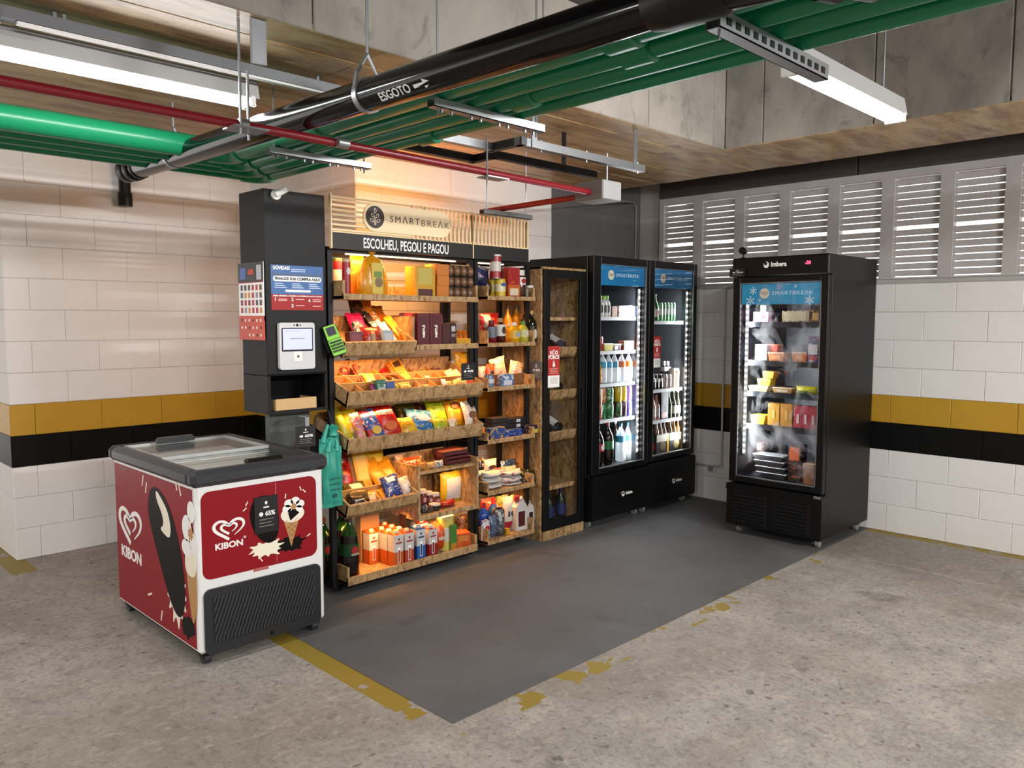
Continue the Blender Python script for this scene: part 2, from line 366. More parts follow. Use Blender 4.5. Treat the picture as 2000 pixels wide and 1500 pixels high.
# ceiling: slab, a lower soffit in strips toned for light and shadow bands, concrete faces of the coffer
ST('ceiling', M().box(-8, -8, 3.1, 8, 10, 3.2), SHADEC)
sf = ST('trim_4', M().box(-8, 2.67, 2.612, 5.3, 10, 3.1), SHADEC)
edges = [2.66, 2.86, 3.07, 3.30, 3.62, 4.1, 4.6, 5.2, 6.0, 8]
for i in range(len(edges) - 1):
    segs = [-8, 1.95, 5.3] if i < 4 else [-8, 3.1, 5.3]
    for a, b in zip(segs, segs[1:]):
        P('soffit_strip', M().box(a + .001, edges[i] + .001, 2.60 + (.0 if i % 2 else .002), b - .001, edges[i + 1] - .001, 2.63, .002), LIGHT_BAND if i in (0, 2) and b < 2 else RUST, sf)
s2 = ST('trim_5', M().box(4.532, -8, 2.612, 5.3, 2.66, 3.1), SHADEC)
for a, b in ((-8, .2), (.2, 2.66)): P('soffit_strip', M().box(4.532, a + .001, 2.60, 5.3, b - .001, 2.63, .002), RUST, s2)
# face panels of the coffer, with formwork joints
for i, (a, b) in enumerate(((-8, .4), (.4, 1.62), (1.62, 2.86), (2.86, 3.72), (3.72, 4.40), (4.40, 4.532))):
    P('face_panel', M().box(a + .003, 2.655, 2.603, b - .003, 2.68, 3.1, .004), CONC, sf)
for i, (a, b) in enumerate(((-6, -1), (-1, .3), (.3, 1.1), (1.1, 1.75), (1.75, 2.40), (2.40, 2.655))):
    P('face_panel', M().box(4.525, a + .003, 2.603, 4.54, b - .003, 3.1, .004), CONC, s2)

# ================================================================== pipes, rails and lamps under the ceiling
GREEN = mat('107f54', .3); BPIPE = mat('060607', .13, spec=.35); REDP = mat('7d1420', .35); REDP2 = mat('a01a1c', .4)
def ring(m, a, b, r, seg=16, mi=0): m.tube([a, b], r, seg, mi); return m
# four green water pipes: along the ceiling, then an elbow to the left
GX = [1.855, 1.992, 2.115, 2.24]; GR = [.054, .033, .037, .031]
glab = ['nearest the black sewage pipe', 'second from the black sewage pipe', 'third from the black sewage pipe', 'outermost from the black sewage pipe']
for i, (x, r) in enumerate(zip(GX, GR)):
    z = 2.312 + r; y = 3.82 + .14 * i
    t = T('water_pipe', 'green water pipe turning left under the ceiling, ' + glab[i], 'pipe', (x, -1, z), group='green water pipes')
    P('straight_pipe', M().tube([(0, -4, 0), (0, y + 1 - .07, 0)], r, 18), GREEN, t, smooth=True)
    a = [(-.07 + .07 * math.cos(R(k)), y + 1 - .07 + .07 * math.sin(R(k)), 0) for k in range(0, 91, 15)]
    P('elbow', M().tube([(0, y + .88, 0)] + a + [(-.12, y + 1, 0)], r + .008, 18), GREEN, t, smooth=True)
    P('branch_pipe', M().tube([(-.1, y + 1, 0), (-4.5, y + 1, 0)], r, 18), GREEN, t, smooth=True)
    for cy in ((1.42, 3.02), (1.46,), (2.05,), (2.75,))[i]:
        P('coupling', M().tube([(0, cy + 1 - .055, 0), (0, cy + 1 - .05, 0), (0, cy + 1 + .05, 0), (0, cy + 1 + .055, 0)], [r + .003, r + .012, r + .012, r + .003], 18), GREEN, t, smooth=True)
# support rails across them
def rail(m, L, w=.042, h=.03):
    m.box(0, -w / 2, 0, L, w / 2, .003).box(0, -w / 2, 0, L, -w / 2 + .003, h).box(0, w / 2 - .003, 0, L, w / 2, h); return m
def rail_thing(label, x, y, z, L, nuts=8, rods=(.03, -.03), top=2.6, h=.03, grp='steel support rails', m=GALV):
    t = T('support_rail', label, 'rail', (x, y, z), group=grp)
    P('channel', rail(M(), L, h=h), m, t)
    for k in range(nuts):
        P('bolt', M().lathe([(.006, -.012), (.006, 0)], 6, ((k + .5) * L / nuts + .012 * (-1) ** k, 0)), GALV, t)
    for q in rods:
        xx = q if q > 0 else L + q
        P('rod', M().tube([(xx, 0, -.02), (xx, 0, top - z)], .004, 6), GALV, t)
    return t
rail_thing('galvanised rail carrying the green pipes near the shelf header', 1.80, 2.20, 2.28, .56, top=3.1)
rail_thing('warm-lit rail carrying the green pipes behind the red pipe', 1.79, 3.33, 2.28, .54)
t = rail_thing('perforated rail under the green pipes by the right-hand tube lamp', 1.79, 1.09, 2.265, .62, nuts=0, rods=(.03,), top=3.1, h=.045)
hm = M().box(0, -.0008, 0, .022, .0008, .018).mesh('slot', BLK2)
for k in range(13): link('slot', hm, t, (.03 + k * .045, -.0222, .012))
# black sewage pipe with socket end, clamps and printed word
t = T('sewage_pipe', 'glossy black sewage pipe running diagonally overhead, capped at the far end', 'pipe', (0, 0, 0))
p0 = Vector((1.65, 4.62, 2.352)); p1 = Vector((1.65, .98, 2.30)); dv = (p1 - p0).normalized(); at = lambda s: p0 + dv * s
P('straight_pipe', M().tube([p0, p1], .056, 24), BPIPE, t, smooth=True)
for s0, s1, r in ((-.03, .05, .063), (.07, .13, .066), (.15, .19, .062)): P('socket_ring', M().tube([at(s0), at(s0 + .01), at(s1 - .01), at(s1)], [r - .006, r, r, r - .006], 24), BLK2, t, smooth=True)
P('elbow', M().tube([at(3.45), at(3.5), at(3.64), at(3.66)], [.06, .068, .068, .06], 24), BLK2, t, smooth=True)
P('branch_pipe', M().tube([at(3.6), at(3.72), at(3.72) + Vector((.1, -.06, .03)), at(3.72) + Vector((.34, -.12, .06))], .058, 20), BPIPE, t, smooth=True)
P('end_cap', M().tube([at(3.72) + Vector((.16, -.075, .04)), at(3.72) + Vector((.22, -.09, .045))], .07, 20), BLK2, t, smooth=True)
for s in (.62, 2.26):
    P('clamp', M().tube([at(s - .012), at(s + .012)], .0605, 24), GALV, t, smooth=True)
    q = at(s); P('hanger_rod', M().tube([(q.x, q.y, q.z + .13), (q.x, q.y, 2.6 if s < 1.9 else 3.1)], .005, 6), GALV, t)
    for sg in (-1, 1): P('clamp_strap', M().tube([(q.x + sg * .058, q.y, q.z + .01), (q.x + sg * .045, q.y, q.z + .07), (q.x, q.y, q.z + .14)], .006, 6), GALV, t)
ang = R(-130)
q = at(2.47); nrm = Vector((-.75, 0, -.66)); o = text('lettering', 'ESGOTO', .030, WHITE, t, (0, 0, 0), bold=.02)
yv = Vector((-.66, 0, .75)); xv = Vector((0, -1, 0)); zv = xv.cross(yv)
o.matrix_local = Matrix.Translation(q + zv * .0565) @ Matrix((xv, yv, zv)).transposed().to_4x4()
ar = M().prism([(-.05, .006), (-.05, -.006), (0, -.006), (0, -.016), (.04, 0), (0, .016), (0, .006)], 0, .001)
o = P('arrow', ar, WHITE, t); o.matrix_local = Matrix.Translation(q + xv * .15 + zv * .057) @ Matrix((xv, -zv, yv)).transposed().to_4x4()
# red fire conduit
t = T('fire_pipe', 'thin dark red pipe running left to right below the black sewage pipe', 'pipe', (0, 0, 0))
P('straight_pipe', M().tube([(-2.4, 2.72, 2.243), (1.60, 2.77, 2.243), (3.45, 2.85, 2.243)], .0165, 14), REDP, t, smooth=True)
for a, b in ((1.37, 1.40), (1.78, 1.83), (2.66, 2.69)): P('coupling', M().tube([(a, 2.722 + .022 * a if a < 2 else 2.735 + .033 * a, 2.243), (b, 2.722 + .022 * b if b < 2 else 2.735 + .033 * b, 2.243)], .021, 14), GALV, t, smooth=True)
br = M().box(1.33, 2.70, 2.222, 1.46, 2.80, 2.228).tube([(1.36, 2.72, 2.2), (1.36, 2.72, 2.6)], .005, 6).tube([(1.43, 2.80, 2.2), (1.43, 2.80, 2.45)], .005, 6)
P('hanger', br, GALV, t); P('hanger', M().box(1.395, 2.69, 2.45, 1.45, 2.705, 2.6), GALV, t)
P('hanger', M().box(2.62, 2.78, 2.218, 2.76, 2.86, 2.224).tube([(2.63, 2.8, 2.2), (2.63, 2.8, 2.40)], .004, 6), GALV, t)
t = T('fire_pipe', 'short bright red pipe behind the junction box, on a small hanging rail', 'pipe', (0, 0, 0))
P('straight_pipe', M().tube([(3.5, 2.95, 2.235), (3.47, 3.75, 2.22)], .0165, 14), REDP2, t, smooth=True)
rail_thing('short grey rail hung on two rods under the bright red pipe', 3.30, 3.56, 2.175, .42, 2, (.04, -.04), grp='steel support rails')
# junction box and its grey cable
t = T('junction_box', 'grey sheet-metal junction box hung at the end of the red pipe', 'box', (3.45, 2.76, 2.2))
P('body', M().box(0, 0, 0, .165, .20, .105, .004), mat('7f7c7a', .5), t); P('front_cover', M().box(.004, -.004, .003, .161, .001, .102, .002), mat('9b9c9c', .45), t)
P('rod', M().tube([(.05, .01, .105), (.05, .01, .25)], .004, 6), GALV, t)
tag(P('cable', M().tube([(3.46, 2.95, 2.225), (3.62, 3.08, 2.255), (3.828, 3.25, 2.296), (4.2, 3.46, 2.345), (4.709, 3.75, 2.421), (5.3, 4.05, 2.51), (5.9, 4.365, 2.588), (5.945, 4.368, 2.55), (5.948, 4.372, 2.2), (5.948, 4.372, 1.6)], .007, 8), mat('8d8984', .6), smooth=True), 'grey cable sagging from the junction box to the dark back wall', 'cable')
# steel trunking
def trunk(m, a, b, w=.038, h=.038):
    a = Vector(a); b = Vector(b); d = (b - a).normalized(); sd = d.cross(Vector((0, 0, 1)))
    sd = sd.normalized() * w / 2 if sd.length > .01 else Vector((w / 2, 0, 0)); up = sd.cross(d).normalized() * h / 2
    vs = [p + s * sd + u * up for p in (a, b) for s, u in ((-1, -1), (1, -1), (1, 1), (-1, 1))]
    return m.add(vs, [(0, 1, 2, 3), (7, 6, 5, 4), (0, 4, 5, 1), (1, 5, 6, 2), (2, 6, 7, 3), (3, 7, 4, 0)])
t = T('cable_trunking', 'galvanised cable trunking with a sideways jog above the shelf header', 'trunking', (0, 0, 0))
P('drop_piece', trunk(M(), (1.98, 2.90, 2.53), (2.15, 2.94, 2.41)), mat('4a4b4d', .5, .5), t)
P('channel', trunk(M(), (2.15, 2.94, 2.40), (2.80, 2.94, 2.40)), GALV, t); P('jog', trunk(M(), (2.80, 2.98, 2.40), (2.80, 2.72, 2.40)), mat('4a4b4d', .5, .5), t)
P('channel', trunk(M(), (2.78, 2.75, 2.40), (3.80, 2.75, 2.40)), GALV, t)
for x in (2.86, 3.68): P('bracket', M().box(x, 2.725, 2.38, x + .035, 2.731, 2.60), GALV, t)
for x in (2.95, 3.30, 3.75): P('bolt', M().tube([(x, 2.75, 2.37), (x, 2.75, 2.43)], .005, 6), GALV, t)
t = T('cable_trunking', 'cable trunking coloured dark for shade, running behind the galvanised one', 'trunking', (0, 0, 0))  # same type as the galvanised one; its shadow is put into the colour
P('drop_piece', trunk(M(), (2.02, 3.16, 2.54), (2.17, 3.22, 2.41)), STEEL, t)
P('channel', trunk(M(), (2.17, 3.22, 2.40), (2.93, 3.22, 2.40)), STEEL, t); P('jog', trunk(M(), (2.93, 3.25, 2.40), (2.93, 3.05, 2.40)), STEEL, t)
P('channel', trunk(M(), (2.91, 3.06, 2.40), (3.75, 3.06, 2.40)), STEEL, t)
for x in (2.4, 3.45): P('bracket', M().box(x, 3.2 if x < 3 else 3.05, 2.38, x + .03, 3.206 if x < 3 else 3.056, 2.60), STEEL, t)
# tube lamps
TUBE = mat('ffffff', .4, emit=14, name='lit_tube'); REFL = mat('b4b5b3', .4)
def tube_lamp(x, y, z, label, grp=None, top=2.6):
    t = T('tube_lamp', label, 'lamp', (x, y, z), group=grp); L = .53
    P('housing', M().prism([(-.045, .018), (.045, .018), (.028, .095), (-.028, .095)], -L, L).xf(Matrix.Rotation(R(90), 4, 'Z')), REFL, t)
    for s in (-1, 1):
        P('tube', M().tube([(-L + .04, s * .022, 0), (L - .04, s * .022, 0)], .013, 12), TUBE, t, smooth=True)
    for s in (-1, 1):
        P('lamp_holder', M().box(s * (L - .04), -.045, -.015, s * (L - .015), .045, .03, .004), WHITE, t)
        P('rod', M().tube([(s * .35, 0, .08), (s * .35, 0, top - z)], .004, 6), GALV, t)
    return t
tube_lamp(*LAMPS[0][:3], 'lit double tube lamp over the white block wall on the left')
tube_lamp(*LAMPS[1][:3], 'lit double tube lamp in the concrete coffer on the right', top=3.1)
for (x, y, z, p), wh in zip(LAMPS[2:], ('left of the white block wall, beyond the frame', 'overhead behind the viewer', 'behind the viewer on the right', 'behind the viewer on the left')): tube_lamp(x, y, z, 'added unseen fill tube lamp ' + wh, 'added fill lamps', top=3.1 if y < 2.6 else 2.6)  # out-of-view lamps added to raise the ambient light
t = T('lamp_rail', 'long grey steel channel under the soffit above the left tube lamp', 'rail', (.72, 3.12, 2.535))
P('channel', trunk(M(), (0, 0, .02), (1.45, 0, .02), .05, .04), mat('6f7275', .45, .6), t); P('cover_strip', M().box(.05, -.028, -.012, 1.4, -.002, -.003), WHITE, t)
P('end_box', M().box(-.06, -.04, -.03, .0, .04, .045, .004), GALV, t)
for x in (.17, .2, 1.2): P('bolt', M().lathe([(.008, .04), (.008, .062)], 8, (x, 0)), GALV, t)
# wall pipes
t = T('down_pipe', 'black vertical down pipe on the white block wall behind the lamp', 'pipe', (2.01, 5.70, 2.3))
P('straight_pipe', M().tube([(0, 0, .05), (0, 0, .8)], .038, 16), BPIPE, t, smooth=True); P('socket', M().tube([(0, 0, 0), (0, 0, .09)], .045, 16), BLK2, t, smooth=True)
t = T('wall_conduit', 'thin white electrical conduit on the right wall behind the cooler with frosted glass', 'conduit', (5.97, 3.465, .30))
P('straight_pipe', M().tube([(0, 0, 0), (0, 0, 1.52)], .009, 8), mat('cfcfcd', .5), t, smooth=True); P('elbow', M().tube([(0, 0, .02), (0, .02, 0), (0, .10, -.005), (0, .24, 0)], .009, 8), mat('b9b9b7', .5), t, smooth=True)
t = T('power_socket', 'small white wall socket with a plug low on the right wall', 'socket', (5.985, 3.56, .28))
P('cover_plate', M().box(-.012, -.04, -.035, 0, .04, .035, .004), WHITE, t); P('plug', M().box(-.05, -.02, -.02, -.012, .015, .015, .005), mat('8c8c8a', .5), t)

# ================================================================== chest freezer, kiosk
RED = mat('8c0f1c', .42, spec=.25); DKRED = mat('6a0e18', .4); RIM = mat('2b2d32', .38); GRILL = mat('1b1c1f', .5); CHOC = mat('0e0806', .5, spec=.15); CREAM = mat('f3ead6', .45); CONE = mat('b98a52', .6); CARDW = mat('f4f2ee', .5)
def heart(s=1, w=.0):      # heart outline in (x, z), about 1 wide
    return [(s * .5 * math.sin(a) ** 3 * (1 + w), s * (.40 * math.cos(a) - .155 * math.cos(2 * a) - .06 * math.cos(3 * a) - .03 * math.cos(4 * a))) for a in [2 * math.pi * k / 36 for k in range(36)]]
def heart_logo(parent, loc, rot, s, sx=1):
    """a heart drawn with two ribbons, open at the lower right"""
    m = M()
    for r, wd in ((.50, .13), (.26, .105)):
        pts = [(1.2 * r * (.30 * math.sin(a) + .70 * math.sin(a) ** 3), r * (.86 * math.cos(a) - .32 * math.cos(2 * a) - .13 * math.cos(3 * a) - .06 * math.cos(4 * a))) for a in [R(a) for a in range(-178, 150, 8)]]
        vs = []; n = len(pts)
        for i, p in enumerate(pts):
            q0 = Vector(pts[max(0, i - 1)]); q1 = Vector(pts[min(n - 1, i + 1)]); d = (q1 - q0).normalized(); nn = Vector((-d.y, d.x)) * wd / 2 * (.2 + .8 * min(1, (n - 1 - i) / 9)) * (.5 + .5 * min(1, abs(i * 8 - 178) / 30))
            for k in (1, -1):
                for y in (0, -.0012): vs.append(((p[0] + nn.x * k) * s * sx, y, (p[1] + nn.y * k) * s))
        fs = []
        for i in range(n - 1):
            a = i * 4; b = a + 4; fs += [(a + 1, b + 1, b + 3, a + 3), (a, a + 2, b + 2, b), (a, b, b + 1, a + 1), (a + 2, a + 3, b + 3, b + 2)]
        m.add(vs, fs)
    return P('logo', m, CARDW, parent, loc, rot)
def chaikin(p, n=2):
    for _ in range(n): p = [q for i in range(len(p)) for q in ((p[i][0] * .75 + p[(i + 1) % len(p)][0] * .25, p[i][1] * .75 + p[(i + 1) % len(p)][1] * .25), (p[i][0] * .25 + p[(i + 1) % len(p)][0] * .75, p[i][1] * .25 + p[(i + 1) % len(p)][1] * .75))]
    return p
def splash(seed, n, r0, r1, sx=1, sz=1):
    rd = random.Random(seed); p = []
    for i in range(n):
        a = 2 * math.pi * i / n; r = r1 * rd.uniform(.75, 1.15) if i % 2 else r0 * rd.uniform(.8, 1.1)
        p.append((math.cos(a) * r * sx, math.sin(a) * r * sz))
    return chaikin(p)
fz = T('chest_freezer', 'white chest freezer with red ice cream panels and dark sliding-glass lid', 'freezer', (1.44, 3.39, 0))
P('body', M().box(0, 0, .06, .635, 1.0, .825, .012), WHITE, fz)
P('base_plate', M().box(.02, .02, .045, .615, .98, .07), BLK2, fz)
rim = M().prism([(-.02, -.02)], 0, 0) if 0 else M()
for a in ((-.022, -.022, .812, .657, .048, .886), (-.022, .965, .812, .657, 1.022, .886), (-.022, .03, .812, .042, .98, .886), (.593, .03, .812, .657, .98, .886)): rim.box(*a, .02)
P('lid_rim', rim, RIM, fz)
P('inner_tub', M().box(.04, .04, .70, .595, .97, .72), grain('frost', [(0, 'b5ac9c'), (.5, 'd8d2c6'), (1, 'eeece8')], 9, rough=.7), fz)
for i, (x, y, c) in enumerate(((.13, .2, 'c9b08a'), (.3, .16, '8d6a4a'), (.46, .25, 'd8cbb4'), (.2, .45, 'b89c74'), (.42, .5, 'e6dfd2'), (.3, .75, 'efe8dc'), (.12, .8, 'd9c9ae'), (.48, .82, 'c7b08c'))):
    P('ice_cream_pack', M().box(x - .07, y - .09, .72, x + .07, y + .09, .79 + .015 * (i % 3), .01), mat(c, .6), fz)
LG = glass('lid_glass', (.95, .97, .96), .07)
P('rear_lid', M().box(.035, .46, .872, .60, .97, .878), LG, fz); P('front_lid', M().box(.035, .045, .860, .60, .52, .866), LG, fz)
P('lid_frame', M().box(.04, .46, .868, .595, .473, .884).box(.04, .952, .868, .595, .965, .884).box(.04, .473, .868, .053, .952, .884).box(.582, .473, .868, .595, .952, .884), mat('b9bbb9', .4, .5), fz)
P('lid_frame', M().box(.045, .505, .856, .59, .52, .868).box(.045, .048, .856, .59, .06, .868), mat('b9bbb9', .4, .5), fz)
P('handle', M().prism([(0, 0), (.2, 0), (.2, .018), (.19, .03), (.01, .03), (0, .018)], 0, .03).xf(Matrix.Translation((.19, .90, .884))), RIM, fz)
P('handle', M().box(.28, .075, .868, .47, .115, .892, .008), BLK2, fz)
# front: red rounded sticker and grille
P('front_sticker', M().prism(rrect(.022, .392, .595, .788, .04), -.0012, 0), RED, fz)
P('sticker_seam', M().box(.378, -.0018, .40, .381, -.0010, .785), mat('c26a70', .4), fz)
heart_logo(fz, (.148, -.0014, .609), (0, 0, 0), .092, 1.28); text('lettering', 'KIBON', .028, CARDW, fz, (.147, -.0016, .531), bold=.045, sx=1.12)
text('registered_mark', '®', .012, CARDW, fz, (.222, -.0016, .553))
P('chocolate_print', M().prism(chaikin([(.255, .70), (.30, .735), (.37, .72), (.395, .64), (.39, .53), (.36, .50), (.32, .505), (.275, .55), (.245, .63)]), -.0024, -.0012), CHOC, fz)
P('splash_print', M().prism([(x + .325, z + .475) for x, z in splash(5, 22, .045, .085, 1.25, .6)], -.0020, -.0012), CREAM, fz)
P('splash_print', M().prism([(x + .45, z + .475) for x, z in splash(8, 22, .06, .085, 1.05, .55)], -.0018, -.0012), CHOC, fz)
P('cone_print', M().prism([(.415, .60), (.505, .61), (.478, .53), (.455, .462), (.437, .53)], -.0030, -.0012), CONE, fz)
P('cream_print', M().prism(disc(.465, .618, .062, .040), -.0034, -.0012), CREAM, fz)
for k in range(4):
    for sg in (-1, 1): P('waffle_line', M().box(-.0009, -.0036, -.04, .0009, -.003, .04).xf(Matrix.Translation((.459 + sg * .004, 0, .495 + k * .026)) @ Matrix.Rotation(R(sg * 52), 4, 'Y') @ Matrix.Diagonal((1, 1, .25 + .2 * k, 1))), mat('6e4a20', .6), fz)
for k in range(6):
    a = R(60 * k + 15); P('petal_print', M().prism(disc(.47 + .036 * math.cos(a), .655 + .026 * math.sin(a), .024, .019, 12), -.0042, -.003), CARDW, fz)
P('nut_print', M().prism(splash(3, 14, .012, .02), -.0048, -.003).xf(Matrix.Translation((.47, 0, .655))), CONE, fz)
P('choc_print', M().prism([(.44, .628), (.47, .645), (.50, .62), (.47, .60), (.452, .588)], -.0046, -.003), CHOC, fz)
for k, (x, z, a) in enumerate(((.235, .705, 30), (.225, .68, 55), (.51, .735, -20), (.53, .72, -45), (.43, .71, 10), (.25, .47, 80), (.30, .43, -35), (.55, .50, 60))):
    P('spark_print', M().box(-.0025, -.002, -.011, .0025, -.0012, .011).xf(Matrix.Translation((x, 0, z)) @ Matrix.Rotation(R(a), 4, 'Y')), CREAM, fz)
P('small_label', M().box(.26, -.002, .380, .335, 0, .395), mat('b0605a', .5), fz)
g = P('front_grille', M().prism(rrect(.022, .052, .605, .350, .03), -.012, .0), GRILL, fz)
P('grille_recess', M().prism(rrect(.058, .10, .565, .315, .008), -.0135, -.012), mat('08080a', .6), fz)
FIN = M().box(-.0016, -.004, -.026, .0016, .001, .026).mesh('fin', mat('45484c', .45))
for r in range(9):
    for k in range(28):
        link('fin', FIN, g, (.067 + k * .018 + (r % 2) * .009, -.0145, .112 + r * .0232 + .008), (0, 12 + r * 2 if r % 2 == 0 else 24, 0)).scale[2] = .46
P('lock', M().tube([(.34, -.013, .073), (.34, -.018, .073)], .008, 10), BLK2, fz)
# left side sticker
S90 = (0, 0, -90)
P('side_sticker', M().box(-.0012, .03, .078, 0, .985, .80), RED, fz)
heart_logo(fz, (-.0014, .79, .505), S90, .178, 1.36); text('lettering', 'KIBON', .058, CARDW, fz, (-.0016, .79, .345), (90, 0, -90), bold=.045, sx=1.12)
SD = Matrix.Rotation(R(-90), 4, 'Z')   # (x,z) drawings on the side: x = distance from the rear edge
def side(name, poly, mt, lift=.0024):
    return P(name, M().prism([(-q[0], q[1]) for q in (chaikin(poly) if len(poly) < 20 else poly)], 0, .001).xf(Matrix.Translation((-lift, 0, 0)) @ Matrix.Rotation(R(-90), 4, 'Z')), mt, fz)
# local coordinate along the side: y from the front edge (0) to the back (1)
side('chocolate_print', [(.46, .755), (.38, .74), (.30, .70), (.22, .60), (.16, .47), (.13, .30), (.16, .20), (.22, .17), (.30, .22), (.40, .36), (.50, .52), (.55, .62), (.52, .72)], CHOC)
side('filling_print', [(.44, .745), (.36, .70), (.30, .655), (.27, .58), (.29, .53), (.345, .54), (.40, .56), (.35, .585), (.37, .64), (.43, .69)], CREAM, .0034)
side('splash_print', [(q[0] + .235, q[1] + .285) for q in splash(21, 26, .10, .19, .8, .95)], CREAM, .0018)
side('dark_pool_print', [(q[0] + .115, q[1] + .16) for q in splash(4, 20, .09, .12, .8, .5)], CHOC, .0016)
side('cone_print', [(.005, .50), (.115, .46), (.09, .30), (.06, .185), (.03, .21), (.005, .30)], CONE, .0040)
side('cream_print', [(.003, .56), (.06, .55), (.12, .50), (.12, .42), (.06, .40), (.003, .42)], CREAM, .0046)
for k, (y, z, ry, rz) in enumerate(((.09, .62, .05, .06), (.04, .70, .04, .05), (.03, .56, .03, .05), (.10, .53, .05, .04))): side('petal_print', disc(y, z, ry, rz, 14), CARDW, .0050)
side('caramel_print', splash(9, 16, .02, .035) and [(q[0] + .05, q[1] + .60) for q in splash(9, 16, .02, .04)], CONE, .0056)
for k, (y, z, a) in enumerate(((.60, .76, 20), (.56, .73, 20), (.20, .80, -15), (.16, .78, -20), (.56, .20, 70), (.42, .13, 20))):
    P('spark_print', M().box(-.002, -.005, -.028, -.0012, .005, .028).xf(Matrix.Translation((0, y, z)) @ Matrix.Rotation(R(a), 4, 'X')), CREAM, fz)
P('seal_print', M().box(-.002, .80, .775, 0, .90, .79), DKRED, fz)
for x, y in ((.045, .045), (.59, .045), (.045, .955), (.59, .955)):
    c = P('caster', M().box(x - .022, y - .022, .03, x + .022, y + .022, .05), BLK2, fz)
    P('wheel', M().tube([(x - .016, y, .026), (x + .016, y, .026)], .026, 14), mat('2b2b2c', .6), c, smooth=True)
# ---- promotional cards (no code squares on them)
def promo(label, loc, w, h, rot=(0, 0, 0), c=None, big='65%'):
    t = T('promo_card', label, 'card', loc); t.rotation_euler = [R(a) for a in rot]
    P('card', M().box(-w / 2, -.0008, 0, w / 2, .0008, h), c or mat('121214', .4), t)
    text('lettering', big, h * .12, CARDW, t, (w * .16, -.0014, h * .52), bold=.05, fit=w * .42); P('text_line', M().box(-w * .12, -.0014, h * .68, w * .12, -.0008, h * .72), CARDW, t); P('emblem', M().prism(disc(-w * .22, h * .52, w * .09, h * .06, 10), -.0016, -.0008), CARDW, t)
    P('emblem', M().prism(disc(0, h * .82, h * .04, h * .05, 8), -.0016, -.0008), CARDW, t)
    for k in range(3): P('text_line', M().box(-w * .3, -.0014, h * (.36 - k * .09), w * (.3 - .1 * (k % 2)), -.0008, h * (.375 - k * .09)), mat('9a9a9c', .5), t)
    return t
promo('black promo card taped over the front of the red ice cream freezer', (1.768, 3.3845, .555), .118, .172)
# ---- payment kiosk
KB = mat('111213', .55, spec=.3); KI = mat('050505', .7, spec=.2)
k = T('payment_kiosk', 'tall matt black self-checkout cabinet left of the shelf rack', 'kiosk', (2.0, 3.78, 0))
P('upper_cabinet', M().box(0, 0, 1.252, .355, .265, 2.205, .003), KB, k)
P('side_panel', M().box(0, 0, 1.052, .018, .265, 1.252, .002), KB, k); P('side_panel', M().box(.337, 0, 1.052, .355, .265, 1.252, .002), KB, k)
P('floor_panel', M().box(.018, 0, 1.052, .337, .265, 1.068), KB, k); P('back_panel', M().box(.018, .25, 1.068, .337, .265, 1.252), KI, k)
P('cover_edge', M().box(.0, -.004, 1.252, .355, 0, 1.262), KI, k)
P('pedestal', M().box(.085, .15, 0, .33, .20, 1.052, .003), mat('505352', .55), k)
P('foot', M().box(.02, .06, 0, .345, .262, .02, .004), KB, k)
tag(P('cardboard_tray', M().box(2.046, 3.782, 1.0685, 2.285, 3.79, 1.128, .001).box(2.046, 3.79, 1.0685, 2.05, 3.95, 1.125).box(2.281, 3.79, 1.0685, 2.285, 3.95, 1.125).box(2.05, 3.79, 1.0685, 2.281, 3.95, 1.072), mat('d0aa78', .75)), 'light cardboard tray in the open bay of the black kiosk', 'tray')
# posters and devices on it
t = T('info_poster', 'blue and red instruction poster on the black kiosk', 'poster', (2.03, 3.779, 1.592))
PB = mat('41689f', .45, spec=.3); PR = mat('9c1c1c', .45, spec=.3)
P('sheet', M().box(0, -.001, .082, .306, 0, .232), PB, t); P('red_band', M().box(0, -.001, 0, .306, 0, .082), PR, t); P('strip', M().box(0, -.0014, .178, .306, -.001, .188), mat('4a5a78', .5), t)
P('pill', M().prism(rrect(.012, .148, .294, .176, .013), -.0016, -.001), CARDW, t)
text('lettering', 'FINALIZE SUA COMPRA AQUI', .0145, mat('141c30', .5), t, (.153, -.0018, .162), bold=.05, fit=.262)
text('lettering', 'DÚVIDAS?', .017, CARDW, t, (.06, -.0018, .216), bold=.05, fit=.095)
P('pill', M().prism(rrect(.08, .094, .23, .106, .005), -.0016, -.001), CARDW, t)
for i in range(3):
    for j in range(3): P('text_line', M().box(.02 + i * .1, -.0014, .115 + j * .010, .09 + i * .1 - .012 * j, -.001, .119 + j * .010), mat('c9d8f0', .5), t)
for j in range(2): P('text_line', M().box(.115, -.0014, .200 + j * .010, .20, -.001, .204 + j * .010), mat('c9d8f0', .5), t)
text('lettering', 'PARA PRIMEIRA COMPRA OU BEBIDAS ALCOÓLICAS', .0068, CARDW, t, (.153, -.0018, .073), bold=.05, fit=.285)
for s, x, z in (('1', .022, .055), ('2', .12, .055), ('3', .12, .022), ('4', .22, .05)): text('lettering', s, .018, CARDW, t, (x, -.0018, z), bold=.04)
for x, z in ((.04, .055), (.04, .047), (.14, .055), (.14, .022), (.24, .055), (.24, .046), (.24, .02)): P('text_line', M().box(x, -.0014, z, x + .05, -.001, z + .0035), mat('f0c8c4', .5), t)
t = T('flyer_board', 'product flyer with black top and orange foot on the left flank of the kiosk', 'poster', (1.990, 3.775, 1.437))
P('sheet', M().box(-.003, 0, .10, 0, .27, .40), CARDW, t); P('top_band', M().box(-.004, 0, .30, -.003, .27, .40), mat('16161a', .45), t); P('foot_band', M().box(-.004, 0, 0, 0, .27, .125), mat('c43c18', .45), t)
P('rule', M().box(-.0045, 0, .296, -.004, .27, .301), PR, t)
text('lettering', '65%', .026, mat('e05038', .5), t, (-.0045, .13, .35), (90, 0, -90), bold=.05)
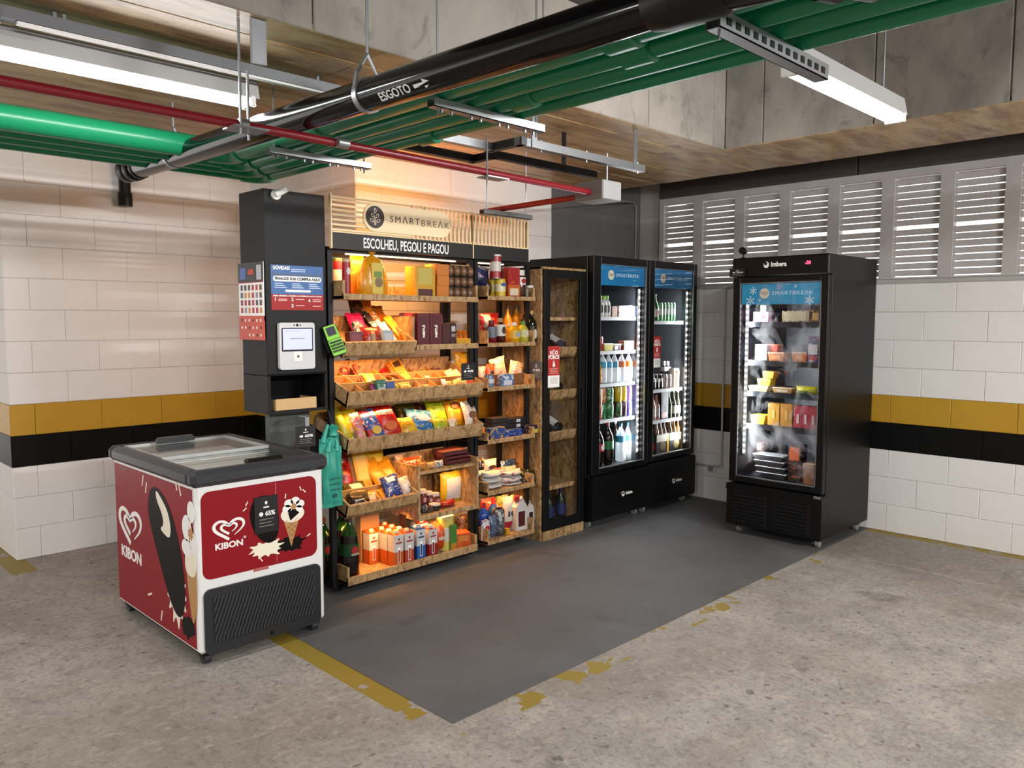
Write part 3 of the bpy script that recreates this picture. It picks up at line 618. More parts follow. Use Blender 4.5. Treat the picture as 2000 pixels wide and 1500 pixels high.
P('picture', M().box(-.0045, .19, .315, -.004, .25, .375), mat('4f6fae', .5), t); P('picture', M().box(-.0045, .02, .31, -.004, .07, .385), mat('b0b4ba', .5), t)
rd = random.Random(3); cl = ['7a2030', 'c98a3a', '8a8a92', '5a3a2a', 'b03040', '444a5a']
for r in range(4):
    for c in range(6):
        P('picture', M().box(-.0045, .02 + c * .041, .14 + r * .039, -.003, .042 + c * .041, .168 + r * .039), mat(cl[rd.randrange(6)], .5), t)
for r in range(3):
    for c in range(6):
        if r == 0 and c > 3: continue
        P('picture', M().prism(splash(r * 7 + c, 8, .006, .012), 0, .001).xf(Matrix.Translation((-.0052, .035 + c * .041, .025 + r * .038)) @ Matrix.Rotation(R(-90), 4, 'Z')), mat(['f2e8e0', '4a1612', 'f2e8e0'][(r + c) % 3], .5), t)
t = T('payment_terminal', 'silver touch-screen payment terminal mounted on the kiosk', 'terminal', (2.06, 3.779, 1.282))
P('body', M().prism(rrect(0, 0, .206, .245, .015), -.022, 0), mat('cfcfd1', .35), t); P('bezel', M().prism(rrect(.012, .095, .194, .218, .006), -.0235, -.022), BLK2, t)
P('screen', M().box(.018, -.0245, .104, .188, -.0235, .212), mat('b9bdea', .3, emit=.55), t)
P('text_line', M().box(.06, -.0252, .16, .145, -.0245, .163), mat('7478a8', .5), t); P('text_line', M().box(.03, -.0252, .20, .12, -.0245, .2015), mat('9a9ec8', .5), t)
P('reader', M().prism(rrect(.078, .042, .128, .094, .006), -.026, -.022), mat('f3f0ea', .4), t); P('reader_eye', M().prism(disc(.103, .068, .007, .007, 12), -.0275, -.026), mat('5a4a38', .5), t)
for x, r in ((.103, .0075), (.085, .004), (.121, .004)): P('camera_lens', M().prism(disc(x, .232, r, r, 12), -.0235, -.022), BLK2, t)
t = T('card_machine', 'lime green card machine on a bracket at the right edge of the kiosk', 'card machine', (2.398, 3.735, 1.342)); t.rotation_euler = (R(-14), R(-17), R(-12))
P('body', M().prism(rrect(-.04, 0, .04, .175, .012), -.035, 0), BLK2, t)
P('face', M().prism([(-.037, .095), (.037, .095), (.034, .172), (-.034, .172)], -.040, -.035), mat('82c832', .4), t); P('keypad_face', M().prism(rrect(-.038, .006, .038, .092, .008), -.043, -.035), mat('82c832', .4), t)
P('screen', M().box(-.025, -.0412, .115, .025, -.040, .162), mat('2a2c3c', .3), t)
kk = M().box(-.0075, -.004, -.0055, .0075, 0, .0055, .001).mesh('key', mat('18301a', .5))
for i in range(4):
    for j in range(4): link('key', kk, t, (-.026 + j * .0173, -.043, .028 + i * .0165))
P('bracket', M().box(-.05, -.01, .03, -.036, .03, .13, .003), BLK2, t)
t = T('webcam', 'small white camera at the top of the black kiosk', 'camera', (2.066, 3.78, 2.178))
P('mount', M().tube([(0, -.001, 0), (0, -.014, 0)], .026, 18), CARDW, t, smooth=True)
P('head', M().tube([(-.012, -.03, -.004), (.034, -.055, .028)], .017, 14), CARDW, t, smooth=True); P('neck', M().tube([(0, -.012, 0), (.008, -.036, .008)], .008, 8), CARDW, t)
t = promo('black promo card hanging from a clip below the black kiosk', (2.178, 3.72, .872), .118, .112); P('clip', M().box(.0, -.002, .11, .022, .002, .165).box(0, -.002, .158, .022, .07, .162), GALV, t)
# bunch of teal carrier bags on a hook
TEAL = grain('teal_film', [(0, '1f7f6e'), (.5, '2f9a86'), (1, '45b8a0')], 8, (1, 1, .3), .38, .5, 14)
t = T('carrier_bags', 'bunch of teal plastic carrier bags hanging between freezer and shelf rack', 'bag', (2.345, 3.735, .52))
def sheet(w0, w1, h, dep, seed, nx=9, nz=12):
    rd = random.Random(seed); ph = [rd.uniform(0, 6) for _ in range(4)]; vs = []; fs = []
    for side_ in (-1, 1):
        for j in range(nz + 1):
            v = j / nz; w = w0 + (w1 - w0) * v
            for i in range(nx + 1):
                u = i / nx * 2 - 1
                y = side_ * dep * (1 - u * u) * (.25 + .75 * math.sin(math.pi * (v * .9 + .05))) + .006 * math.sin(u * 7 + ph[0] + v * 3) + .004 * math.sin(v * 13 + ph[1] + u * 2)
                vs.append((u * w / 2 + .006 * math.sin(v * 6 + ph[2]), y, v * h + .008 * math.sin(u * 5 + ph[3]) * (v > .6)))
    n = (nx + 1) * (nz + 1)
    for s_ in range(2):
        for j in range(nz):
            for i in range(nx):
                a = s_ * n + j * (nx + 1) + i; fs.append((a, a + 1, a + nx + 2, a + nx + 1))
    for j in range(nz):
        for i in (0, nx): a = j * (nx + 1) + i; fs.append((a, a + nx + 1, n + a + nx + 1, n + a))
    for i in range(nx):
        for j in (0, nz): a = j * (nx + 1) + i; fs.append((a, a + 1, n + a + 1, n + a))
    return M().add(vs, fs)
for i, (dx, dy, dz, w0, w1, h) in enumerate(((-.018, 0, 0, .165, .12, .38), (.01, .02, .012, .15, .10, .35), (.03, .035, .03, .10, .08, .28), (-.008, -.018, .03, .12, .09, .30))):
    b = P('bag', sheet(w0, w1, h, .014, i), TEAL, t, (dx, dy, dz), smooth=60)
    for s_ in (-1, 1): P('handle', M().tube([(s_ * w1 * .32, 0, h - .02), (s_ * w1 * .24 + .01, .004, h + .03), (.012 + s_ * .012, .006, h + .075 - dz)], [.018, .012, .008], 8), TEAL, b, smooth=60)
P('gather', M().lathe([(.012, .38), (.03, .395), (.022, .42), (.034, .44), (.012, .45)], 9, (.012, 0)), TEAL, t, smooth=60)
for z in (.16, .13, .10): P('print_line', M().box(-.035, -.0395, z, .03, -.0385, z + .006), mat('17574b', .5), t)
P('print_mark', M().prism(disc(0, .10, .012, .012, 14), -.0395, -.0385).xf(Matrix.Translation((-.005, 0, -.03))), mat('17574b', .5), t)
P('hook', M().tube([(.012, 0, .42), (.012, .02, .46), (.012, .05, .53)], .005, 6), STEEL, t)

# ================================================================== shelf rack of black steel with OSB trays
rk = T('shelf_rack', 'black steel shelf rack with OSB trays full of snacks', 'shelf', (0, 0, 0))
for x0, x1 in ((2.37, 2.40), (3.405, 3.433), (3.445, 3.473), (3.925, 3.955)):
    for y0 in (3.785, 4.055): P('post', M().box(x0, y0, .045, x1, y0 + .03, 1.935), STEEL, rk)
for y0 in (3.785, 4.055):
    for z0 in (.05, 1.91): P('crossbar', M().box(2.40, y0, z0, 3.405, y0 + .03, z0 + .03), STEEL, rk); P('crossbar', M().box(3.473, y0, z0, 3.925, y0 + .03, z0 + .03), STEEL, rk)
for x0 in (2.37, 3.405, 3.445, 3.925):
    for z0 in (.05, 1.91): P('side_bar', M().box(x0, 3.815, z0, x0 + .028, 4.055, z0 + .03), STEEL, rk)
for x in (2.42, 3.37, 3.50, 3.90):
    for y in (3.83, 4.04):
        c = P('caster', M().box(x - .02, y - .02, .04, x + .02, y + .02, .055), BLK2, rk); P('wheel', M().tube([(x - .01, y, .021), (x + .01, y, .021)], .021, 12), mat('2b2b2c', .6), c, smooth=True)
P('lower_skirt', M().box(2.40, 3.75, .03, 3.39, 3.78, .05), BLK2, rk)
def tray(name, x0, x1, z, side_h=.09, back_h=.10, lip=.032, y0=3.70, y1=4.045, slope=0, front_h=0, floor_t=.016, sides=True, left=True, right=True):
    """OSB tray as a part of the rack: floor, lip or front board, sides, back as its own pieces; slope tips the front down"""
    t = link(name, M().box(x0, .0, 0, x1, y1 - y0, floor_t).mesh('floor_board', OSB), rk, (0, y0, z), (slope, 0, 0)); d = y1 - y0
    if front_h: P('front_board', M().box(x0, 0, 0, x1, .018, front_h, .001), OSB, t)
    else: P('front_lip', M().box(x0, -.002, -.004, x1, .014, lip - .004, .001), OSB, t)
    if left: P('side_board', M().box(x0, .004, -.002, x0 + .015, d, side_h, .001), OSB, t)
    if right: P('side_board', M().box(x1 - .015, .004, -.002, x1, d, side_h, .001), OSB, t)
    if back_h: P('back_board', M().box(x0 + .015, d - .014, 0, x1 - .015, d, back_h, .001), OSB, t)
    return t
tray('tray', 2.412, 3.398, 1.655, .10, .09)
tray('slanted_bin', 2.412, 2.905, 1.333, .09, .10, y0=3.725, y1=4.07, slope=24, front_h=.092)
tray('tray', 2.908, 3.398, 1.368, .0, .20, left=False, right=False); P('divider_board', M().box(2.91, 3.74, 1.385, 2.925, 4.03, 1.56, .001), OSB, rk)
t3 = tray('slanted_bin', 2.412, 3.415, 1.060, .092, .125, y0=3.69, y1=4.06, slope=20, front_h=.092)
KR = mat('c08a4e', .75)
P('row_divider', M().box(2.427, .165, .016, 3.40, .172, .072), KR, t3); P('row_divider', M().box(2.427, .275, .016, 3.40, .282, .068), KR, t3)
for x in (2.56, 2.74, 2.88, 2.985, 3.09, 3.20): P('cell_divider', M().box(x, .018, .016, x + .005, .165, .062), KR, t3)
for x in (2.565, 2.80, 2.94, 3.08, 3.22): P('cell_divider', M().box(x, .172, .016, x + .005, .355, .062), KR, t3)
tray('slanted_bin', 2.412, 3.415, .808, .085, .10, y0=3.69, y1=4.06, slope=17, front_h=.082)
t5 = tray('slanted_bin', 2.412, 2.905, .443, .085, .10, y0=3.71, y1=4.06, slope=20, front_h=.078)
P('row_divider', M().box(2.427, .15, .016, 2.89, .156, .085), KR, t5)
for x in (2.56, 2.66, 2.76): P('cell_divider', M().box(x, .02, .016, x + .005, .15, .06), KR, t5)
bx = P('box_shelf', M().box(2.912, 3.70, .338, 2.927, 4.04, .672, .001), OSB, rk)
P('side_board', M().box(3.383, 3.70, .338, 3.398, 4.04, .672, .001), OSB, bx); P('floor_board', M().box(2.927, 3.70, .338, 3.383, 4.04, .368, .001), OSB, bx)
P('top_shelf', M().box(2.927, 3.715, .615, 3.383, 4.04, .632, .001), OSB, bx); P('back_board', M().box(2.927, 4.025, .368, 3.383, 4.04, .70), OSB, bx)
tray('base_tray', 2.412, 3.388, .068, .10, .16, lip=.045, y1=4.05)
for z, sh in ((1.672, .085), (1.372, .10), (1.086, .085), (.745, .07), (.408, .08), (.082, .10)):
    tray('narrow_tray', 3.478, 3.918, z, sh, .05, lip=.026)
P('led_strip', M().box(2.50, 3.80, 1.902, 3.30, 3.814, 1.908), mat((1, .78, .5), .4, emit=5), rk)
P('led_strip', M().box(3.49, 3.80, 1.902, 3.72, 3.814, 1.908), mat((1, .78, .5), .4, emit=5), rk)
P('header_board', M().box(2.375, 3.745, 1.925, 3.394, 3.757, 2.012, .001), mat('161617', .55), rk); P('header_board', M().box(3.402, 3.75, 1.925, 3.905, 3.762, 2.012, .001), mat('161617', .55), rk)
P('end_strip', M().box(2.368, 3.742, 1.925, 2.376, 3.76, 2.218), WOODC, rk); P('end_strip', M().box(3.394, 3.742, 1.925, 3.401, 3.757, 2.03), WOODC, rk)
text('lettering', 'ESCOLHEU, PEGOU E PAGOU', .057, CARDW, rk, (2.885, 3.7448, 1.964), bold=.02, fit=.617)
# lattice sign of pale wood slats with the shop's plate
sg = T('lattice_sign', 'pale wooden lattice sign with round leaf logo above the shelf rack', 'sign', (2.372, 3.75, 2.012))
for x in (.62, 1.02, 1.5): P('stay', M().box(x, .012, -.07, x + .02, .02, .20), BLK2, sg)
P('frame_rail', M().box(.003, .002, .185, 1.53, .012, .196), WOODC, sg); P('frame_rail', M().box(.003, .002, .001, 1.53, .012, .009), WOODC, sg)
for i in range(7): P('horizontal_slat', M().box(.003, -.004, .010 + i * .0262, .545, .010, .022 + i * .0262, .001), WOODC, sg)
for i in range(31):
    x = .546 + i * .0323
    P('vertical_slat', M().box(x, -.004, .002, x + .014, .010, .197, .001), WOODC, sg)
PLT = mat('f0d9b0', .5)
pl = P('plate', M().prism(disc(.278, .100, .078, .078, 18, 90, 270) + disc(.757, .100, .078, .078, 14, -90, 90), -.014, -.004), PLT, sg)
LOGO = mat('2a1c18', .5)
P('logo_disc', M().prism(disc(.277, .102, .062, .062, 32), -.016, -.014), LOGO, sg)
LFM = mat('efe0c8', .5)
def leaf(x, z, a, L=.028, wd=.009):
    vs = []; n = 14
    for k in range(n):
        q = 2 * math.pi * k / n
        for s_ in (1, .68):
            p = Vector((wd * s_ * math.sin(q), 0, L / 2 * s_ * math.cos(q)))
            for y in (-.0172, -.016): vs.append((p.x, y, p.z))
    fs = []
    for k in range(n):
        a_ = k * 4; b_ = (k + 1) % n * 4; fs += [(a_, b_, b_ + 2, a_ + 2), (a_ + 1, a_ + 3, b_ + 3, b_ + 1)]
    return M().add(vs, fs).xf(Matrix.Translation((x, 0, z)) @ Matrix.Rotation(R(a), 4, 'Y') @ Matrix.Translation((0, 0, L / 2)))
for x, z, a in ((.277, .122, 0), (.271, .098, -38), (.283, .098, 38), (.268, .076, -62), (.286, .076, 62)): P('logo_leaf', leaf(x, z, a), LFM, sg)
for x in (.272, .277, .282): P('logo_stem', M().box(x - .001, -.0172, .057, x + .001, -.016, .10), LFM, sg)
text('lettering', 'SMΛRT', .038, LOGO, sg, (.486, -.0146, .099), bold=-.004, space=1.3, fit=.212); text('lettering', 'BREΛK', .038, mat('6a5848', .5), sg, (.712, -.0146, .095), bold=-.008, space=1.3, fit=.212)
promo('black promo card clipped to the right end of the candy tray', (3.262, 3.645, 1.172), .112, .105)
promo('grey promo card on the OSB flank of the wine cabinet', (3.978, 3.745, 1.132), .10, .125, (0, 0, -90), mat('6e6e70', .5))

# ================================================================== wine cabinet
wn = T('wine_cabinet', 'narrow OSB wine cabinet with black-framed glass door', 'cabinet', (3.985, 3.69, 0))
P('side_panel', M().box(0, .02, 0, .016, .42, 1.90, .001), OSB, wn); P('side_panel', M().box(.432, .02, 0, .448, .42, 1.90, .001), OSB, wn)
P('back_panel', M().box(.016, .40, 0, .432, .42, 1.90), OSB, wn); P('top_panel', M().box(.0, .0, 1.885, .448, .42, 1.90, .001), OSB, wn)
P('plinth', M().box(.016, .0, .0, .448, .02, .068, .001), OSB, wn); P('floor_board', M().box(.016, .02, .06, .432, .40, .085), OSB, wn)
dr = P('door', M().box(.012, -.004, .072, .07, .016, 1.882, .002).box(.385, -.004, .072, .448, .016, 1.882, .002).box(.07, -.004, 1.83, .385, .016, 1.882).box(.07, -.004, .072, .385, .016, .135), BLACK, wn)
P('pane', M().box(.07, .004, .135, .385, .008, 1.83), GLASS, dr); P('handle', M().box(.40, -.02, .88, .412, -.004, 1.05, .003), BLK2, dr)
P('shelf', M().box(.016, .05, 1.535, .432, .40, 1.56, .001), OSB, wn); P('shelf', M().box(.016, .05, .338, .432, .40, .368, .001), OSB, wn)
for z in (1.278, .976, .684):
    b = link('bottle_bin', M().box(.016, 0, 0, .432, .33, .015).mesh('bin_floor', OSB), wn, (0, .055, z), (24, 0, 0)); P('front_board', M().box(.016, 0, 0, .432, .015, .075, .001), OSB, b)
def hang_tag(label, loc, w, h):
    t = T('door_sign', label, 'sign', loc)
    P('red_sheet', M().box(0, -.001, h * .29, w, 0, h), mat('b5302c', .45), t); P('white_sheet', M().box(0, -.001, 0, w, 0, h * .29), CARDW, t)
    text('lettering', 'NÃO', w * .22, CARDW, t, (w / 2, -.0014, h * .84), bold=.06); text('lettering', 'FORCE', w * .22, CARDW, t, (w / 2, -.0014, h * .73), bold=.06)
    P('padlock', M().prism(rrect(w * .40, h * .50, w * .60, h * .58, w * .04), -.002, -.001), CARDW, t)
    P('shackle', M().tube([(w * .44, -.001, h * .58), (w * .44, -.001, h * .62), (w * .5, -.001, h * .645), (w * .56, -.001, h * .62), (w * .56, -.001, h * .58)], .0025, 6), CARDW, t)
    for q in (.45, .415, .38, .34): P('text_line', M().box(w * .15, -.0015, h * q, w * .85, -.001, h * q + h * .012), mat('e8b8b0', .5), t)
    for q in (.22, .18, .14, .1): P('text_line', M().box(w * .2, -.0015, h * q, w * .85, -.001, h * q + h * .01), mat('8a8a88', .5), t)
hang_tag('red and white warning sign on the glass door of the wine cabinet', (4.03, 3.684, 1.075), .118, .285)

# ================================================================== glass-door coolers
BAN = grain('banner_blue', [(0, '0e5f9a'), (.5, '1878b0'), (1, '2a9ac8')], 5, rough=.4, bs=0)
LEDM = mat('ffffff', .4, emit=16, name='lit_led')
def cooler(label, loc, rz, W, D, H, gl, ledx, shelves, kind, rearw=DARKIN, ledz=(.52, 1.76)):
    """black upright cooler; local x to the right seen from the front, -y to the front; gl = glass rectangle x0, z0, x1, z1"""
    t = T('glass_door_cooler', label, 'cooler', loc, rz); x0, z0, x1, z1 = gl; f = .06
    wl_, wr_ = max(.02, x0 - .03), W - max(.02, W - x1 - .03)
    c = P('cabinet', M().box(0, f, .07, .03, D, H, .003).box(W - .03, f, .07, W, D, H, .003).box(.03, f, H - .05, W - .03, D, H, .003).box(.03, f, .07, W - .03, D, z0 - .03, .003).box(.03, D - .03, z0 - .03, W - .03, D, H - .05), BLACK, t)
    P('inner_lining', M().box(.03, f + .02, z0 - .03, .034, D - .03, H - .05).box(W - .034, f + .02, z0 - .03, W - .03, D - .03, H - .05).box(.034, D - .034, z0 - .03, W - .034, D - .03, H - .05).box(.034, f + .02, z0 - .03, W - .034, D - .034, z0 - .026), rearw, t)
    zt = H if kind < 3 else H - .135
    d = P('door', M().box(0, 0, z0 - .045, x0, .05, zt, .004).box(x1, 0, z0 - .045, W, .05, zt, .004).box(x0, 0, z0 - .045, x1, .05, z0, .004).box(x0, 0, z1, x1, .05, zt, .004), BLACK, t)
    P('pane', M().box(x0, .012, z0, x1, .016, z1), glass('frosted_glass', (1, 1, 1), .05, .34) if kind == 3 else GLASS, d)
    e = .004; P('gasket', M().box(x0, .004, z0, x1, .012, z0 + e).box(x0, .004, z1 - e, x1, .012, z1).box(x0, .004, z0, x0 + e, .012, z1).box(x1 - e, .004, z0, x1, .012, z1), mat('8d9092', .4, .4), d)
    bh = .15
    bn = P('banner', M().box(x0 + .004, .02, z1 - bh, x1 - .004, .026, z1 - .004), BAN if kind < 3 else grain('banner_cyan', [(0, '0f78b4'), (1, '38a8d0')], 5, rough=.4, bs=0), t); xm = x0 + (x1 - x0) * (.30 if kind == 3 else .25)
    P('banner_disc', M().prism(disc(xm, z1 - bh / 2, .036, .036, 20), .018, .02), mat('d9d2bf', .5), bn); 
    text('lettering', 'SMΛRTBREΛK', .026, mat('cfe6f2', .5), bn, (xm + .20, .0192, z1 - bh / 2), space=1.15, fit=.29)
    for x_, z_, a_ in ((xm, -.085, 0), (xm - .012, -.08, -40), (xm + .012, -.08, 40)): P('banner_leaf', leaf(0, 0, a_, .022, .006).xf(Matrix.Translation((x_, .0335, z1 + z_))), mat('8a7a5c', .5), bn)
    if kind == 3:
        for x_, z_, s_ in ((.09, -.055, 1), (.07, -.125, 1.2), (.50, -.125, 1.1), (.40, -.03, .4), (.14, -.12, .4)):
            for k_ in range(3): P('snowflake', M().box(-.0028 * s_, 0, -.028 * s_, .0028 * s_, .001, .028 * s_).xf(Matrix.Translation((x0 + x_, .0185, z1 + z_)) @ Matrix.Rotation(R(60 * k_), 4, 'Y')), mat('d6ecf6', .5), bn)
    # led strip on the jamb
    s = P('led_strip', M().box(ledx - .012, .055, ledz[0] - .02, ledx + .012, .062, ledz[1] + .02), mat('c9ccd0', .4), t)
    lm = M().lathe([(.009, 0), (.006, .006)], 8).xf(Matrix.Rotation(R(90), 4, 'X')).mesh('led', LEDM); n = 26
    for k_ in range(n): link('led', lm, s, (ledx, .055, ledz[0] + (ledz[1] - ledz[0]) * k_ / (n - 1)))
    for z in shelves:
        sh = M().box(.036, f + .035, z - .010, W - .036, f + .043, z + .003)
        for k_ in range(22): xx = .045 + k_ * (W - .09) / 21; sh.box(xx - .002, f + .04, z - .005, xx + .002, D - .05, z)
        P('shelf', sh, mat('c9cdd2', .35, .6) if kind < 3 else mat('23272f', .4), t)
        if kind < 3: P('price_rail', M().box(.036, f + .030, z - .022, W - .036, f + .034, z + .004), mat('b8bcc0', .4), t)
        else: P('price_rail', M().box(.04, f + .022, z - .034, W - .04, f + .03, z + .004), mat('10141c', .3), t)
    # lower grille
    g0, g1 = .07, z0 - .055
    g = P('grille', M().prism([(-.03 * 0 + q[0], q[1]) for q in rrect(-.006, g0, W + .006, g1, .02)], -.012, f + .02), BLACK, t)
    if kind < 3:
        for k_ in range(9): P('fin', M().box(.03, -.017, g0 + .03 + k_ * .028, W - .03, -.012, g0 + .042 + k_ * .028, .002), BLK2, g)
        lx = .40; P('logo', M().prism(disc(lx - .045, .222, .016, .020, 16), -.019, -.012), CARDW, t); P('logo_gap', M().prism(disc(lx - .049, .229, .009, .011, 12), -.0195, -.012), BLK2, t); text('lettering', 'Imbera', .024, CARDW, t, (lx + .03, -.0175, .222), bold=.05, sx=.9)
    else:
        P('upper_lip', M().prism(rrect(-.008, g1 - .05, W + .008, g1, .012), -.02, -.01), BLACK, t)
        for s_ in (0, 1):
            for k_ in range(9): P('fin', M().box(.045 + s_ * .31, -.020, g0 + .02 + k_ * .026, .30 + s_ * .31, -.012, g0 + .032 + k_ * .026, .002), BLACK, g)
            P('slot_back', M().box(.04 + s_ * .31, -.0125, g0 + .012, .305 + s_ * .31, -.0118, g0 + .25), mat('020202', .8), g)
        hd = P('header', M().box(-.004, -.012, H - .132, W + .004, f + .02, H, .008), BLACK, t)
        P('logo', M().prism(disc(.255, H - .055, .020, .022, 18), -.0132, -.012), CARDW, hd); P('logo_gap', M().prism(disc(.250, H - .047, .011, .012, 14), -.0140, -.012), BLK2, hd)
        text('lettering', 'Imbera', .032, CARDW, hd, (.345, -.0128, H - .055), bold=.05, sx=.9, ext=.0004)
        P('display', M().box(.50, -.0128, H - .078, .60, -.012, H - .030), mat('08080a', .2), hd); text('digits', '-20', .022, mat((1, .05, .12), .4, emit=5), hd, (.55, -.0134, H - .054), bold=.03, ext=.0004)
        P('hinge', M().box(W - .05, -.022, z0 - .075, W + .002, -.004, z0 - .055, .003), GALV, t)
    for x in (.05, W - .05):
        for y in (.08, D - .08):
            c = P('caster', M().box(x - .02, y - .02, .045, x + .02, y + .02, .072), BLK2, t); P('wheel', M().tube([(x - .012, y, .025), (x + .012, y, .025)], .025, 14), mat('8a8a88', .5), c, smooth=True)
    return t
F1 = cooler('black drinks cooler beside the wine cabinet, lit by white leds', (4.468, 3.645, 0), 0, .676, .635, 2.0, (.085, .447, .645, 1.945), .625, [1.559, 1.303, 1.056, 0.784], 1)
F2 = cooler('black drinks cooler furthest right along the wall, near the corner', (5.152, 3.645, 0), 0, .676, .635, 2.0, (.07, .457, .63, 1.945), .612, [1.527, 0.97, 0.717], 2)
F3 = cooler('black freezer cooler with frosted door standing apart against the vented wall', (5.15, 2.926, 0), -90, .69, .80, 1.975, (.055, .426, .64, 1.80), .085, [1.525, 1.253, 1.032, 0.797], 3, mat('1d2028', .4), (.60, 1.64))
hang_tag('red and white warning sign on the glass of the cooler near the corner', (5.225, 3.652, 1.165), .095, .245)
t = promo('black promo card at the upper left corner of the frosted cooler', (5.13, 2.885, 1.845), .12, .058, (0, 0, -90))
t = T('webcam', 'small black camera on top of the frosted cooler', 'camera', (5.20, 2.88, 1.975))
P('stand', M().lathe([(.02, 0), (.02, .006), (.006, .012), (.006, .035)], 12), BLK2, t); P('head', M().tube([(.01, .004, .052), (-.03, -.006, .056)], .025, 14), BLK2, t, smooth=True)

# ================================================================== goods
def clear_plastic(c=(.85, .93, .98), k=.5):
    key = ('clear', c, k)
    if key in MC: return MC[key]
    m, t, b = nt('clear_plastic'); out = t.nodes['Material Output']; c = col(c)
    tr = N(t, 'ShaderNodeBsdfTransparent'); tr.inputs[0].default_value = c4(c); b.inputs['Base Color'].default_value = c4(c); b.inputs['Roughness'].default_value = .12
    mx = N(t, 'ShaderNodeMixShader', i_0=k); t.links.new(tr.outputs[0], mx.inputs[1]); t.links.new(b.outputs[0], mx.inputs[2]); t.links.new(mx.outputs[0], out.inputs['Surface']); MC[key] = m; return m
def bag_fn(w, d, h, seed):
    rd = random.Random(seed); a = [rd.uniform(0, 6.3) for _ in range(6)]
    def f(u, v, s, off=0):
        e = max(0, 1 - abs(u) ** 2.6) ** .6; g = max(0, math.sin(math.pi * min(1, max(0, (v - .05) / .90)))) ** .55
        y = s * (d / 2 * e * g * (1 + .10 * math.sin(5 * u + a[0]) * math.sin(7 * v + a[1])) + .0015 + off)
        y += .012 * h * math.sin(9 * u + a[2]) * (1 - g) + .02 * d * math.sin(11 * v + a[3] + 3 * u)
        x = u * w / 2 * (1 - .07 * g) + .01 * w * math.sin(8 * v + a[4])
        return (x, y, v * h + .012 * h * math.sin(6 * u + a[5]) * (v > .9))
    return f
def grid(f, us, vs_, s, off=0):
    V = [f(u, v, s, off) for v in vs_ for u in us]; n = len(us)
    return V, [(j * n + i, j * n + i + 1, (j + 1) * n + i + 1, (j + 1) * n + i) for j in range(len(vs_) - 1) for i in range(n - 1)]
def lin(a, b, n): return [a + (b - a) * i / (n - 1) for i in range(n)]
def bag(t, w, d, h, c, o, seed):
    f = bag_fn(w, d, h, seed); us = lin(-1, 1, 9); vv = [0, .05, .10, .2, .35, .5, .65, .8, .90, .95, 1]
    m = M()
    for s in (-1, 1): m.add(*grid(f, us, vv, s))
    n = 99
    e = []
    for j in range(10):
        for i in (0, 8): a = j * 9 + i; e.append((a, a + 9, n + a + 9, n + a))
    for i in range(8):
        for j in (0, 10): a = j * 9 + i; e.append((a, a + 1, n + a + 1, n + a))
    m.f += e; m.mi += [0] * len(e)
    P('film', m, pm(c[0], c[1], c[2], seed, max(w, h) * .8, o.get('rough', .32)), t, smooth=75)
    if 'lab' in o:
        lu = o.get('lu', .62); lv = o.get('lv', (.34, .78)); q = M().add(*grid(f, lin(-lu, lu, 7), lin(lv[0], lv[1], 6), -1, .0012))
        P('label', q, mat(o['lab'], .4), t, smooth=75)
    if 'spot' in o:
        P('picture', M().prism(disc(0, h * o.get('sz', .3), w * .26, h * .13, 14), -d * .54 - .003, -d * .42), mat(o['spot'], .4), t)
    if 'txt' in o: text('lettering', o['txt'], o.get('ts', w * .17), mat(o.get('tc', 'c8c0b0'), .4), t, (0, -d * .50 - .003, h * o.get('tz', .66)), bold=.06, ext=.001, rot=(90, o.get('ta', 0), 0), fit=w * .62)
def box(t, w, d, h, c, o, seed):
    P('carton', M().box(-w / 2, -d / 2, 0, w / 2, d / 2, h, min(.0015, w * .05)), pm(c[0], c[1], c[2], seed, max(w, h) * .7, .45) if len(c) > 2 else mat(c[0], .5), t)
    if 'lab' in o: lx = o.get('lx', .34); lz = o.get('lz', (.45, .85)); P('label', M().box(-w * lx, -d / 2 - .0008, h * lz[0], w * lx, -d / 2, h * lz[1]), mat(o['lab'], .45), t)
    if 'lab2' in o: lz = o.get('lz2', (.08, .3)); P('picture', M().box(-w * .36, -d / 2 - .0009, h * lz[0], w * .36, -d / 2, h * lz[1]), mat(o['lab2'], .45), t)
    if 'top' in o: P('top_flap', M().box(-w / 2, -d / 2, h, w / 2, d / 2, h + .0015), mat(o['top'], .5), t)
    if 'txt' in o: text('lettering', o['txt'], o.get('ts', w * .16), mat(o.get('tc', 'fff6e0'), .45), t, (0, -d / 2 - .0014, h * o.get('tz', .6)), bold=.05, rot=(90, o.get('ta', 0), 0))
def can(t, w, d, h, c, o, seed):
    r = w / 2
    P('can_body', M().lathe([(r * .80, 0), (r, h * .06), (r, h * .90), (r * .84, h * .985)], 16), pm(c[0], c[1], c[2], seed, h * .6, .28) if len(c) > 2 else mat(c[0], .28, .3), t, smooth=50)
    P('can_lid', M().lathe([(r * .84, h * .985), (r * .86, h), (r * .74, h), (r * .72, h * .985)], 16), GALV, t, smooth=50)
    if 'lab' in o: P('label', M().lathe([(r * 1.004, h * .35), (r * 1.006, h * .36), (r * 1.006, h * .66), (r * 1.004, h * .67)], 16), mat(o['lab'], .35), t, smooth=50)
def canister(t, w, d, h, c, o, seed):
    r = w / 2
    P('tube', M().lathe([(r, 0), (r, h * .93)], 18), mat(c[0], .35), t, smooth=50); P('lid', M().lathe([(r * 1.03, h * .93), (r * 1.03, h)], 18), mat(o.get('cap', 'd8d4cc'), .4), t, smooth=50)
    P('base_rim', M().lathe([(r * 1.02, 0), (r * 1.02, h * .025)], 18), GALV, t, smooth=50)
    if 'lab' in o: P('label', M().lathe([(r * 1.006, h * .30), (r * 1.006, h * .70)], 18), mat(o['lab'], .4), t, smooth=50)
    if 'spot' in o: P('picture', M().prism(disc(0, h * .68, r * .55, h * .10, 16), -r * 1.03, -r * .6), mat(o['spot'], .4), t)
